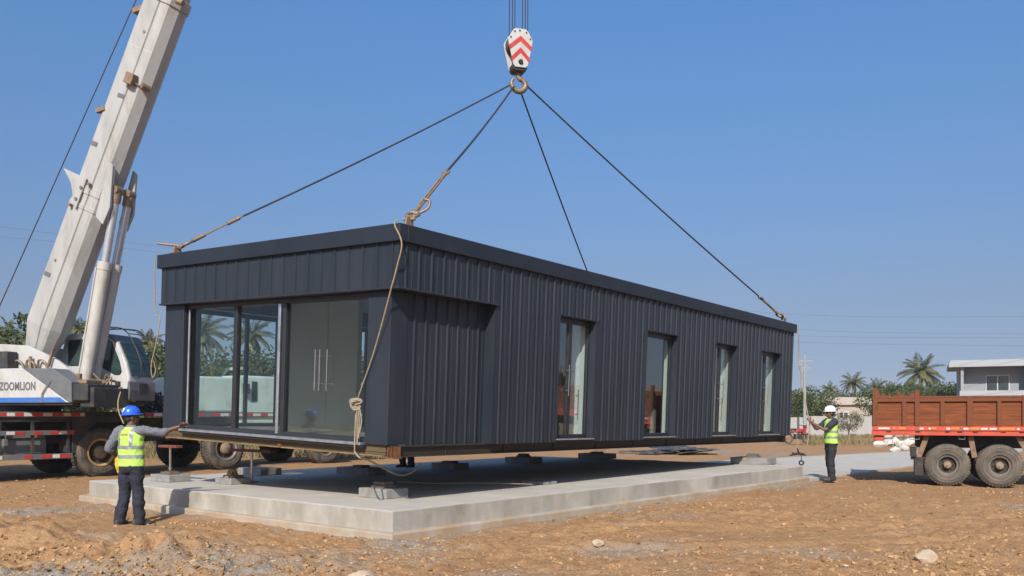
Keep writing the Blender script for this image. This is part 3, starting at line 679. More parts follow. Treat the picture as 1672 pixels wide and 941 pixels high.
# ================================================================== wheels
def wheel(parent, c, ax, Rr, w, tyre, rim, style=0, name='wheel'):
    """ax: outward axis direction, c: centre of the outer face"""
    c = Vector(c); ax = Vector(ax)
    wt = bpy.data.objects.new(name, None); COL.objects.link(wt); wt.parent = parent; wt.location = c; wt.empty_display_size = .2
    r0 = Rr*.56
    b = MB(); b.lathe([(-.02, r0), (.0, r0+.01), (.005, Rr*.70), (.012, Rr*.72), (.0, Rr*.80), (.008, Rr*.83), (-.02, Rr*.93), (-.05, Rr*.985), (-w+.05, Rr*.985), (-w+.02, Rr*.93), (-w, Rr*.8), (-w, r0), (-.02, r0)], (0, 0, 0), ax, 48)
    a = ax.orthogonal().normalized(); q = ax.cross(a)
    for k in range(44):
        t = 2*PI*k/44; rad = a*math.cos(t)+q*math.sin(t); tg = ax.cross(rad)
        for (s0, s1, sk) in ((-.045, -w*.46, .6), (-w*.54, -w+.045, -.6)):
            p0 = rad*(Rr*.99)+ax*s0+tg*(sk*.05); p1 = rad*(Rr*.99)+ax*s1
            b.bar(p0, p1, Rr*.072, Rr*.045, rad)
    b.build('tyre', tyre, wt, smooth=40)
    if style == 0:      # deep dished rim with hub reduction
        ring = [(-.03, r0+.002), (.012, r0+.008), (.012, r0-.02), (-.01, r0-.035), (-.03, r0*.86)]
        dish = [(-.03, r0*.862), (-.10, r0*.78), (-.11, r0*.45)]; hub = [(-.11, r0*.50), (-.02, r0*.47), (.0, r0*.40), (.03, r0*.24), (.03, 0)]; nb, rb, sb, zb = 10, .60, .05, .11
    else:
        ring = [(-.03, r0+.002), (.010, r0+.006), (.008, r0-.015), (-.03, r0*.86), (-.04, r0*.70)]
        dish = [(-.04, r0*.702), (-.12, r0*.64), (-.13, r0*.30)]; hub = [(-.14, r0*.36), (-.05, r0*.33), (-.01, r0*.28), (.0, 0)]; nb, rb, sb, zb = 8, .48, .05, .13
    b = MB(); b.lathe(ring, (0, 0, 0), ax, 40); b.build('rim', rim, wt, smooth=40)
    b = MB(); b.lathe(dish, (0, 0, 0), ax, 32)
    for k in range(nb):
        t = 2*PI*k/nb; p0 = (a*math.cos(t)+q*math.sin(t))*r0*rb; b.cyl(p0-ax*zb, p0-ax*(zb-.04), r0*sb, 6)
    b.build('dish', 'dish_dark', wt, smooth=40)
    b = MB(); b.lathe(hub, (0, 0, 0), ax, 24); b.build('hub', 'hub_tan', wt, smooth=40)
    return wt

# ================================================================== mobile crane
CA = Vector((-10.54, 22.74, 0)); CY = R(52); SC = Vector((-12.6, 22.6, 0)); SY = R(-16)
cr = thing('mobile_crane', 'large dirty white mobile crane with raised boom standing behind the slab', 'crane', CA, (0, 0, CY))
CMi = (Matrix.Translation(CA) @ Matrix.Rotation(CY, 4, 'Z')).inverted()
sl_ = CMi @ SC; sr_ = SY-CY
def sup(b, name, mats, parent=None, **k):
    return b.build(name, mats, parent or cr, None if parent else sl_, 0 if parent else sr_, **k)
# carrier
b = MB(); b.box(-6, .75, .85, 9.2, 2.05, 1.5); b.build('chassis', 'crane_dark', cr, bevel=.02)
b = MB(); b.box(-6, .02, 1.56, 9.4, 2.75, 1.66); b.box(-6, .06, 1.40, -.45, 2.7, 1.56); b.build('deck', 'crane_dark', cr, bevel=.01)
b = MB(); b.prism([(-.72, 1.56), (-.72, .62), (-.62, .62), (-.58, .9), (-.1, 1.38), (.7, 1.38), (1.0, 1.2), (1.05, 1.2), (1.05, 1.56)], .05, .75); b.build('fender', 'crane_dark', cr, bevel=.01)
def strip(x0, x1, z, y, h=.11, seg=.17, seed=1):
    rr = random.Random(seed); b = MB(); b.box(x0, y+.003, z-h*.5, x1, y+.05, z+h*.5); x = x0+.02; k = 0
    while x < x1-.05:
        L = seg*rr.uniform(.8, 1.25); b.cur = 1+(k % 2); 
        if rr.random() < .86: b.box(x, y-.004, z-h*.34, min(x+L, x1-.01), y+.0025, z+h*.34)
        x += L+.012; k += 1
    return b.build('reflective_strip', ['crane_grey', 'strip_red', 'strip_white'], cr)
strip(-5.5, -.42, 1.585, .0, .12, .2, 1); strip(-5.5, -.70, 1.14, -.03, .11, .17, 2); strip(-5.5, -.74, .56, -.03, .13, .2, 3)
strip(1.2, 9.0, 1.585, .0, .12, .24, 4); strip(4.6, 6.6, .93, .0, .1, .2, 5)
b = MB()
for x in (-5, -3.6, -2.45, -1.7, -.85): b.box(x, .02, .5, x+.06, .09, 1.42)
b.bar((-2.4, .05, 1.4), (-2.1, .3, 1.14), .05, .05); b.build('bracket', 'crane_dark', cr)
b = MB(); b.box(-2.25, .25, .62, -1.25, .8, 1.0); b.box(-2.2, .2, 1.0, -1.3, .75, 1.12); b.build('storage_box', 'crane_grey', cr, bevel=.02)
b = MB(); b.cyl((-3.6, .45, .85), (-2.45, .45, .85), .26, 20); b.build('tank', 'crane_grey', cr, smooth=40)
for i, x in enumerate((-4.6, 0, 3.7, 7.4)):
    wheel(cr, (x, .0, .615), (0, -1, 0), .625, .42, 'rubber', 'rim_yellow' if x == 0 else 'rim_grey')
    wheel(cr, (x, 2.75, .615), (0, 1, 0), .625, .42, 'rubber', 'rim_grey')
    b = MB(); b.cyl((x, .3, .615), (x, 2.4, .615), .12, 12); b.build('axle', 'crane_dark', cr)
# driver's cab on the carrier
b = MB(); b.box(2.7, .12, 1.66, 4.1, 2.6, 2.68); b.build('engine_cover', 'cab_teal', cr, bevel=.05, seg=2)
dc = MB(); dc.prism([(4.15, 1.3), (7.6, 1.3), (7.75, 1.9), (7.35, 2.75), (4.15, 2.75)], .06, 2.65); dcab = dc.build('driver_cab', 'cab_teal', cr, bevel=.06, seg=2)
for poly in ([(5.6, 2.0), (6.2, 2.0), (6.2, 2.6), (5.6, 2.6)], [(6.4, 1.95), (7.5, 1.95), (7.25, 2.6), (6.4, 2.6)], [(4.6, 1.98), (4.8, 1.98), (4.8, 2.58), (4.6, 2.58)]):
    b = MB(); b.prism(poly, .045, .10); b.build('window', 'window_dark', dcab, bevel=.01)
b = MB(); b.box(4.25, -.12, 2.2, 4.42, .02, 2.5); b.bar((4.4, .06, 2.55), (4.35, -.06, 2.5), .03, .03); b.build('mirror', 'crane_dark', dcab, bevel=.02)
b = MB(); b.bar((4.3, .5, 2.75), (4.5, .5, 3.0), .05, .05); b.bar((4.5, .4, 2.98), (4.5, 1.2, 2.98), .08, .08); b.bar((4.3, 1.1, 2.75), (4.5, 1.1, 3.0), .05, .05); b.build('lamp_bracket', 'crane_white', dcab)
b = MB(); rr = random.Random(5)
for k in range(26):
    p0 = Vector((rr.uniform(1.5, 2.6), rr.uniform(.3, 1.2), 1.66)); b.tube(spline([p0, p0+Vector((rr.uniform(-.3, .3), rr.uniform(-.2, .2), rr.uniform(.2, .55))), p0+Vector((rr.uniform(-.4, .4), 0, .05))], 5), .028, 6)
b.build('hose', 'crane_dark', cr, smooth=60)
# superstructure
b = MB(); b.cyl((0, 0, 1.66), (0, 0, 1.84), 1.0, 32); sup(b, 'slew_ring', 'crane_dark', smooth=40)
b = MB(); b.box(-4.6, -1.2, 1.80, 2.78, 1.3, 1.92); sup(b, 'turntable', 'crane_dark', bevel=.01)
b = MB(); b.prism([(-4.6, 1.86), (2.72, 1.86), (1.39, 2.68), (-4.6, 2.68)], -1.26, -.72); wp = sup(b, 'side_panel', 'crane_white', bevel=.012)
b = MB(); b.prism([(1.395, 2.68), (2.25, 2.665), (2.80, 2.34), (2.80, 1.86), (2.728, 1.86)], -1.255, -.72); sup(b, 'side_panel', 'crane_grey', bevel=.012)
b = MB(); b.prism([(-4.6, 1.87), (2.66, 1.87), (2.48, 1.985), (-4.6, 1.985)], -1.268, -1.262); b.build('stripe', 'stripe_blue', wp)
b = MB(); b.prism([(1.93, 1.86), (1.99, 1.86), (2.02, 2.05), (2.24, 2.37), (2.18, 2.37), (1.97, 2.09)], -1.274, -1.270); b.build('seam', 'letter_grey', wp)
cu = bpy.data.curves.new('lettering', 'FONT'); cu.body = 'ZOOMLION'; cu.size = .265; cu.extrude = .002; cu.offset = .008; cu.space_character = 1.08
tmp = bpy.data.objects.new('tmp_text', cu); COL.objects.link(tmp); bpy.context.view_layer.update()
tm = bpy.data.meshes.new_from_object(tmp.evaluated_get(bpy.context.evaluated_depsgraph_get())); bpy.data.objects.remove(tmp)
tw = max(v.co.x for v in tm.vertices)
tm.materials.clear(); tm.materials.append(MATS['letter_grey']); lt = bpy.data.objects.new('lettering', tm); COL.objects.link(lt); lt.parent = wp
lt.rotation_euler = (R(90), 0, 0); lt.location = (.72, -1.266, 2.165); lt.scale = (1.06/tw, 1, 1)
b = MB(); b.box(2.3, -1.2, 1.9, 3.2, -.15, 2.30); b.box(2.9, -1.1, 1.75, 3.28, .1, 2.22); sup(b, 'front_box', 'crane_dark', bevel=.02)
b = MB(); b.box(2.1, -1.0, 2.31, 3.0, -.5, 2.40); b.box(2.5, -.8, 2.40, 2.62, -.7, 2.56); b.box(2.2, -.9, 2.4, 2.3, -.7, 2.48); sup(b, 'deck_fitting', 'strut_wood', bevel=.01)
for y in (-.62, .5):
    b = MB(); b.prism([(-3, 1.92), (2.35, 1.92), (2.35, 2.55), (1.7, 2.95), (.9, 3.28), (-.2, 3.35), (-2.2, 2.9), (-3, 2.5)], y, y+.12); sup(b, 'boom_support', 'crane_white', bevel=.012)
b = MB(); b.box(-4.6, -.7, 1.92, -2.4, 1.25, 2.75); sup(b, 'counterweight', 'crane_grey', bevel=.03)
b = MB(); b.cyl((-.4, -1.0, 2.95), (-.4, -.64, 2.95), .30, 20); b.box(-.1, -.98, 2.69, .65, -.64, 3.12); sup(b, 'winch', 'crane_dark', bevel=.02)
b = MB()
for x in (.6, .95, 1.3): b.tube(spline([Vector((x, -.68, 2.7)), Vector((x+.05, -.72, 2.9)), Vector((x+.2, -.70, 2.86)), Vector((x+.26, -.68, 2.72))], 4), .028, 6)
b.cyl((1.1, -.72, 2.68), (1.1, -.72, 3.0), .04, 8); b.bar((1.62, -.7, 2.75), (1.78, -.7, 3.2), .07, .04); sup(b, 'hose', 'hardware', smooth=60)
# cab of the operator
cab = [(0.78, 2.75), (1.02, 3.60), (1.15, 3.655), (2.1, 3.66), (2.42, 3.60), (2.60, 3.45), (2.86, 2.92), (2.97, 2.55), (2.93, 2.0), (2.86, 1.95), (1.35, 1.95), (1.2, 2.45)]
b = MB(); b.prism(cab, .48, 1.45); oc = sup(b, 'operator_cab', 'crane_white', bevel=.05, seg=3, smooth=50)
b = MB(); b.prism([(2.08, 3.665), (2.44, 3.61), (2.62, 3.46), (2.58, 3.40), (2.38, 3.53), (2.08, 3.58)], .44, 1.49); b.build('roof_visor', 'crane_grey', oc, bevel=.02)
for poly in ([(1.12, 2.86), (1.12, 3.45), (1.18, 3.50), (1.60, 3.51), (1.60, 2.83), (1.17, 2.83)], [(1.95, 2.88), (1.95, 3.50), (2.34, 3.50), (2.48, 3.40), (2.70, 2.92), (2.76, 2.66), (2.70, 2.58), (2.55, 2.58)]):
    b = MB(); b.prism(poly, .460, .49); b.build('window', 'window_dark', oc, bevel=.012)
# sloping windscreen panel
ws0 = Vector((2.62, 0, 3.42)); ws1 = Vector((2.985, 0, 2.56)); nrm = Vector((.92, 0, .39))
b = MB(); pts = [ws0+nrm*.012, Vector((2.875, 0, 2.93))+nrm*.018, ws1+nrm*.012]
for i in range(2):
    vs = [pts[i]+Vector((0, .56, 0)), pts[i]+Vector((0, 1.38, 0)), pts[i+1]+Vector((0, 1.38, 0)), pts[i+1]+Vector((0, .56, 0))]
    b.add(vs+[v-nrm*.03 for v in vs], [(0, 1, 2, 3), (7, 6, 5, 4), (0, 3, 7, 4), (1, 5, 6, 2), (0, 4, 5, 1), (3, 2, 6, 7)])
b.build('windscreen', 'window_dark', oc)
b = MB(); b.prism([(2.99, 2.12), (3.01, 2.12), (3.012, 2.36), (2.99, 2.38)], .8, 1.15); b.build('front_vent', 'crane_dark', oc)
b = MB(); b.prism([(2.88, 1.93), (2.97, 1.95), (3.0, 2.2), (2.985, 2.42), (2.93, 2.42)], .47, 1.46); b.build('bumper', 'crane_grey', oc, bevel=.015)
b = MB(); b.tube([Vector((2.60, .5, 3.38)), Vector((2.72, .47, 3.12)), Vector((2.80, .47, 2.85)), Vector((2.84, .5, 2.62))], .015, 6); b.build('wiper', 'crane_white', oc, smooth=60)
b = MB()
for y in (.75, 1.35):
    b.tube(spline([Vector((1.4, y, 3.68)), Vector((1.5, y, 3.82)), Vector((2.3, y, 3.82)), Vector((2.72, y, 3.65)), Vector((3.08, y, 3.0)), Vector((3.12, y, 2.6)), Vector((3.0, y, 2.5))], 5), .016, 6)
for x, z in ((1.6, 3.82), (2.0, 3.83), (2.45, 3.78), (2.72, 3.65), (2.85, 3.42), (2.97, 3.2), (3.06, 3.0), (3.1, 2.8)): b.cyl((x, .75, z), (x, 1.35, z), .012, 6)
b.build('guard_rail', 'crane_dark', oc, smooth=60)
b = MB(); b.box(2.62, .40, 2.32, 2.72, .48, 2.42); b.bar((2.3, .45, 2.5), (2.62, .45, 2.42), .03, .03); b.build('handle', 'crane_dark', oc)
rr = random.Random(3); b = MB()
for k in range(30):
    p0 = Vector((2.55+rr.uniform(-.25, .25), .1+rr.uniform(-.2, .2), rr.uniform(2.0, 2.4))); b.tube(spline([p0, p0+Vector((rr.uniform(-.2, .2), rr.uniform(-.15, .1), rr.uniform(.05, .25))), p0+Vector((rr.uniform(-.2, .25), rr.uniform(-.1, .1), rr.uniform(-.3, .0)))], 4), .018, 6)
sup(b, 'hose', 'sling_low', smooth=60)
# boom
bo = Vector((.65, 0, 2.93)); bdv = (Vector((4.58, 0, 11.58))-bo).normalized(); bn = Vector((-bdv.z, 0, bdv.x))
def bx(t, n, y): return bo+bdv*t+bn*n+Vector((0, y, 0))
def section(b, t0, t1, sc0, sc1):
    pr = [(.43, -.34), (.40, -.38), (-.04, -.40), (-.06, -.365), (-.20, -.325), (-.215, -.36), (-.30, -.325), (-.44, -.12), (-.44, .12), (-.30, .325), (-.04, .40), (.40, .38), (.43, .34)]
    n = len(pr); vs = [bx(t0, a*sc0, c*sc0) for a, c in pr]+[bx(t1, a*sc1, c*sc1) for a, c in pr]
    b.add(vs, [tuple(range(n)), tuple(range(2*n-1, n-1, -1))]+[(i, i+n, (i+1) % n+n, (i+1) % n) for i in range(n)])
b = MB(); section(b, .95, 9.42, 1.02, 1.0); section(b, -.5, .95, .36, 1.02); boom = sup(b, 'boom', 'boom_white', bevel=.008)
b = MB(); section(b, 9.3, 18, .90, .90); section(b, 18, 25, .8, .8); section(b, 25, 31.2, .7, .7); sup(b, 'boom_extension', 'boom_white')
b = MB(); section(b, 9.30, 9.55, 1.07, 1.07); b.build('boom_collar', 'boom_white', boom, bevel=.01)
b = MB(); section(b, 4.40, 4.60, 1.06, 1.06); section(b, 4.02, 4.14, 1.05, 1.05); b.build('boom_collar', 'boom_white', boom, bevel=.01)
for y in (-.45, .36):
    b = MB(); M_ = None
    pts = [bx(5.35, -.34, 0), bx(5.3, -.47, 0), bx(4.35, -.80, 0), bx(3.9, -.78, 0), bx(4.0, -.50, 0)]
    b.prism([(p.x, p.z) for p in pts], y, y+.08); b.build('cylinder_bracket', 'boom_white', boom, bevel=.01)
b = MB(); pts = [bx(4.75, .1, 0), bx(4.75, .85, 0), bx(4.5, .5, 0), bx(3.95, .1, 0)]
b.prism([(p.x, p.z) for p in pts], -.47, -.42); b.build('guide_arm', 'boom_white', boom, bevel=.008)
b = MB()
for t, n in ((4.5, .15), (4.2, .18), (4.65, -.02), (4.0, .3)): b.cyl(bx(t, n, -.50), bx(t, n, -.42), .04, 10)
b.build('pin', 'hardware', boom, smooth=50)
b = MB(); b.box(-.12, -.1, -.13, .12, .08, .13, Matrix.Translation(bx(7.35, -.10, -.44)) @ Matrix.Rotation(R(24), 4, 'Y')); b.build('bracket', 'hardware', boom, bevel=.01)
b = MB(); b.cyl(bx(7.32, -.38, -.36), bx(7.32, -.46, -.18), .07, 10); b.cyl(bx(7.3, -.2, -.42), bx(7.25, -.42, -.2), .03, 8); b.build('pin', 'hardware', boom, smooth=50)
b = MB(); b.box(-.05, -.06, -.05, .2, .06, .05, Matrix.Translation(bx(6.45, .42, -.36)) @ Matrix.Rotation(R(-10), 4, 'Y') @ Matrix.Rotation(R(180), 4, 'Z')); b.build('guide_arm', 'hardware', boom)
b = MB(); b.box(-.05, -.08, -.05, .25, .08, .06, Matrix.Translation(bx(9.0, .40, -.30)) @ Matrix.Rotation(R(-10), 4, 'Y') @ Matrix.Rotation(R(180), 4, 'Z')); b.build('guide_arm', 'hardware', boom)
for a_, c_, r_ in ((bx(9.45, -.44, -.3), bx(9.45, -.62, -.3), .07), (bx(8.5, .05, -.41), bx(8.5, .05, -.36), .04), (bx(2.6, .2, -.42), bx(2.6, .2, -.36), .03)): b = MB(); b.cyl(a_, c_, r_, 10); b.build('bolt', 'hardware', boom, smooth=50)
b = MB(); b.prism([(bx(31, -.5, 0).x, bx(31, -.5, 0).z), (bx(32.2, -.9, 0).x, bx(32.2, -.9, 0).z), (bx(32.4, .2, 0).x, bx(32.4, .2, 0).z), (bx(31, .4, 0).x, bx(31, .4, 0).z)], -.4, .4); sup(b, 'boom_head', 'boom_white', bevel=.02)
for t_ in (1.9, 3.3, 5.9, 8.1): b = MB(); section(b, t_, t_+.025, 1.008, 1.008); b.build('weld_seam', 'cylinder_white', boom)
for t_, n_ in ((2.2, .28), (5.6, .30), (6.9, .05)): b = MB(); b.box(-.09, -.006, -.05, .09, .004, .05, Matrix.Translation(bx(t_, n_, -.402)) @ Matrix.Rotation(R(24), 4, 'Y')); b.build('plate', 'crane_grey', boom)
# luffing cylinders
for y in (-.22, .22):
    top = Vector((3.20, y, 7.02)); bot = Vector((2.16, y*.55, 2.3)); d = (top-bot).normalized()
    b = MB(); p1 = bot+d*3.05; b.tube([bot, p1], .155, 24); b.tube([p1-d*.16, p1+d*.03], .168, 24); b.tube([bot-d*.1, bot+d*.2], .17, 24); bar_ = sup(b, 'lift_cylinder', 'cylinder_white', smooth=40)
    b = MB(); b.tube([p1, top], .098, 20); b.build('rod', 'rod_metal', bar_, smooth=40)
    b = MB(); b.cyl(top-Vector((0, .12, 0)), top+Vector((0, .12, 0)), .11, 14); b.tube([top-d*.3, top-d*.05], .125, 16); b.build('rod_end', 'hardware', bar_, smooth=40)
    b = MB(); b.tube([bot+d*.2+Vector((-.2, -.05, 0)), p1-d*.1+Vector((-.2, -.05, 0))], .02, 6); b.build('pipe', 'cylinder_white', bar_)
b = MB(); b.tube([Vector((-3.2, 0, 1.9)), Vector((-.57, -.05, 4.29)), Vector((3.62, -.05, 11.69)), bx(31.5, .45, -.05)], .014, 6); sup(b, 'winch_rope', 'wire')

# ================================================================== tipper truck
TY = math.atan2(-.375, .927); TO = Vector((8.26, 20.30, 0))
tk = thing('cargo_truck', 'weathered rust brown cargo truck with red side rail parked at the right', 'truck', TO, (0, 0, TY))
BLn = 6.2
b = MB()
for k in range(4): b.box(.05, .05+.004*(k % 2), 1.325+k*.140, BLn, .085, 1.325+k*.140+.136)
b.build('side_board', 'truck_wood', tk, bevel=.004)
b = MB()
for k in range(4): b.box(.05, 2.30, 1.325+k*.140, BLn, 2.34, 1.325+k*.140+.136)
b.build('side_board', 'truck_wood', tk, bevel=.004)
b = MB(); b.box(0, .0, 1.865, BLn, .10, 1.945); b.box(.0, .01, 1.945, BLn, .09, 1.995); b.box(0, 2.3, 1.87, BLn, 2.4, 1.99); b.build('top_rail', 'truck_post', tk, bevel=.008)
b = MB(); b.box(-.01, .09, 1.30, .05, 2.3, 1.90); b.build('tailgate', 'truck_wood', tk)
b = MB(); b.box(BLn, .02, 1.3, BLn+.06, 2.38, 2.3); b.build('headboard', 'truck_wood', tk)
for x, w, zt in ((0, .11, 2.17), (.62, .085, 1.87), (.88, .10, 2.13), (1.40, .085, 1.87), (1.93, .12, 1.99), (2.52, .085, 1.87), (3.0, .12, 2.0), (3.6, .085, 1.87), (4.2, .12, 2.0), (4.8, .085, 1.87), (5.4, .12, 2.0), (6.0, .1, 2.0)):
    b = MB(); b.box(x, -.012, 1.32, x+w, .048, zt); b.build('post', 'truck_post', tk, bevel=.006)
    if zt > 1.98: b = MB(); b.box(x, 2.35, 1.3, x+w, 2.41, zt); b.build('post', 'truck_post', tk, bevel=.006)
b = MB(); b.box(0, .0, 1.215, BLn, .12, 1.318); b.box(-.02, .02, 1.11, BLn, .12, 1.21); b.box(0, 2.3, 1.11, BLn, 2.4, 1.31); b.build('side_rail', 'truck_red', tk, bevel=.006)
rr = random.Random(8)
for x, L, c in ((.12, .24, 'strip_white'), (.42, .06, 'strip_orange'), (.55, .14, 'strip_orange'), (.98, .08, 'strip_white'), (1.16, .05, 'strip_white'), (1.22, .10, 'strip_orange'), (1.52, .08, 'strip_white'), (1.62, .16, 'strip_orange'), (1.86, .10, 'strip_white'), (1.98, .2, 'strip_orange'), (2.20, .14, 'strip_white'), (2.37, .14, 'strip_white'), (2.56, .3, 'strip_orange'), (2.9, .05, 'strip_white'), (3.05, .12, 'strip_orange')):
    b = MB(); b.box(x, -.006, 1.245, x+L, .0-.001, 1.295 if c != 'strip_white' else 1.285); b.build('reflector', c, tk, bevel=.003)
b = MB()
for x in (.3, .9, 1.5, 1.75, 2.05, 2.6, 2.95): b.box(x, -.012, 1.195, x+.09, .02, 1.215)
b.build('hinge', 'dark_steel', tk)
b = MB(); b.box(0, .1, 1.24, BLn, 2.3, 1.30); b.build('bed_floor', 'truck_post', tk)
b = MB()
for x in np.arange(.2, BLn, .6): b.box(x, .14, 1.12, x+.08, 2.28, 1.238)
b.box(.95, .75, .82, 8.6, .85, 1.1); b.box(.95, 1.55, .82, 8.6, 1.65, 1.1); b.build('chassis', 'crane_dark', tk)
b = MB(); rr = random.Random(2); x = .08
while x < .85: w = rr.uniform(.03, .09); b.box(x, 2.24, 1.9, x+w, 2.28, 1.99+rr.uniform(.03, .17)); x += w+.005
b.build('stake', 'truck_post', tk)
for x in (1.55, 2.58):
    wheel(tk, (x, .04, .455), (0, -1, 0), .462, .26, 'rubber_dusty', 'rim_brown', 1)
    wheel(tk, (x, .42, .455), (0, -1, 0), .455, .26, 'rubber', 'rim_brown', 1)
    wheel(tk, (x, 2.34, .455), (0, 1, 0), .462, .26, 'rubber_dusty', 'rim_brown', 1)
    b = MB(); b.cyl((x, .4, .455), (x, 2.0, .455), .09, 12); b.ball((x, 1.2, .455), .2, .2, .2); b.build('axle', 'crane_dark', tk, smooth=50)
for y in (.06, 2.34): wheel(tk, (6.9, y, .455), (0, -1 if y < 1 else 1, 0), .462, .26, 'rubber_dusty', 'rim_brown', 1)
for (x0, x1) in ((1.14, .95), (2.02, 2.10), (2.95, 3.20)):
    b = MB(); b.bar((x0, .22, 1.10), (x1, .20, .62 if x0 > 1.5 else .55), .11, .05, (0, 1, 0)); b.build('strut', 'strut_wood', tk, bevel=.006)
b = MB(); b.box(.88, .06, .20, 1.06, .66, .58); b.build('mudflap', 'dark_steel', tk, bevel=.006)
b = MB(); b.box(.80, .1, .56, 1.10, .16, .62); b.box(.80, .05, .62, .92, .5, .84); b.build('lamp_bracket', 'dark_steel', tk, bevel=.008)
b = MB(); b.box(.02, .1, .98, .25, .3, 1.10); b.build('bracket', 'truck_red', tk, bevel=.02)
b = MB(); b.tube([Vector((.78, .1, 1.1)), Vector((.78, .1, 1.02)), Vector((.98, .1, 1.02)), Vector((.98, .1, 1.1))], .012, 6); b.tube([Vector((1.78, .1, 1.1)), Vector((1.78, .1, 1.03)), Vector((1.9, .1, 1.03)), Vector((1.9, .1, 1.1))], .012, 6); b.build('rope_hook', 'rim_grey', tk)
tcb = MB(); tcb.prism([(6.4, .8), (8.5, .8), (8.55, 1.6), (8.25, 2.45), (6.4, 2.45)], .08, 2.32); tc_ = tcb.build('cab', 'truck_red', tk, bevel=.06, seg=2)
b = MB(); b.prism([(7.0, 1.6), (8.3, 1.6), (8.1, 2.3), (7.0, 2.3)], .06, .1); b.build('window', 'window_dark', tc_)

# ================================================================== people
def evalmesh(b, name, voxel, smooth_it=4, mat=None, wrinkle=0, wsc=14, seed=0):
    me = bpy.data.meshes.new(name); me.from_pydata([tuple(v) for v in b.v], [], b.f); fix_normals(me)
    o = bpy.data.objects.new('tmp_body', me); COL.objects.link(o)
    m = o.modifiers.new('r', 'REMESH'); m.mode = 'VOXEL'; m.voxel_size = voxel
    s = o.modifiers.new('s', 'SMOOTH'); s.factor = .5; s.iterations = smooth_it
    bpy.context.view_layer.update()
    r = bpy.data.meshes.new_from_object(o.evaluated_get(bpy.context.evaluated_depsgraph_get())); r.name = name
    bpy.data.objects.remove(o)
    r.materials.clear(); r.materials.append(MATS[mat]); r.polygons.foreach_set('use_smooth', [True]*len(r.polygons))
    if wrinkle:
        n = len(r.vertices); co = np.empty(n*3); r.vertices.foreach_get('co', co); co = co.reshape(-1, 3)
        no = np.array([v.normal[:] for v in r.vertices])
        w = fbm(co[:, 0]*1.0+co[:, 1]*.8+seed, co[:, 2]*1.6+co[:, 0]*.6, wsc, 3, 5+seed)
        co += no*(w*wrinkle)[:, None]; r.vertices.foreach_set('co', co.ravel()); r.update()
    return r
def link(me, name, parent): 
    o = bpy.data.objects.new(name, me); COL.objects.link(o); o.parent = parent; return o
def capsule(b, pts, rad, n=12):
    b.tube(spline(pts, 4) if len(pts) > 2 else pts, np.interp(np.linspace(0, 1, (len(pts)-1)*4+1 if len(pts) > 2 else 2), np.linspace(0, 1, len(rad)), rad), n)
    b.ball(pts[0], rad[0]); b.ball(pts[-1], rad[-1])
def hand(b, wrist, d, palm_n, thumb_side, curl=.5):
    """d pointing direction, palm_n direction the palm faces, thumb_side unit vector in the palm plane"""
    d = Vector(d).normalized(); pn = Vector(palm_n); pn = (pn-d*pn.dot(d)).normalized(); t = pn.cross(d)
    if t.dot(Vector(thumb_side)) < 0: t = -t
    w = Vector(wrist)
    M = Matrix((t, pn, d)).transposed()
    b.ball(w+d*.05, .042, .017, .055, 12, M)
    for k, (off, L) in enumerate(((.030, .070), (.010, .078), (-.011, .072), (-.031, .056))):
        p0 = w+d*.075+t*off; c = curl*(.85+.1*k)
        p1 = p0+(d*math.cos(c*.5)+pn*math.sin(c*.5))*L*.5
        p2 = p1+(d*math.cos(c*1.2)+pn*math.sin(c*1.2))*L*.3
        p3 = p2+(d*math.cos(c*1.9)+pn*math.sin(c*1.9))*L*.25
        b.tube([w+d*.05+t*off*.9, p0, p1, p2, p3], [.0095, .0095, .009, .0085, .007], 8); b.ball(p3, .0075, n=8)
    p0 = w+d*.02+t*.030; p1 = p0+(d*.6+t*.75).normalized()*.045+pn*.01; p2 = p1+(d*.85+t*.25+pn*.4*curl).normalized()*.04
    b.tube([p0, p1, p2], [.013, .0115, .009], 8); b.ball(p2, .009, n=8)
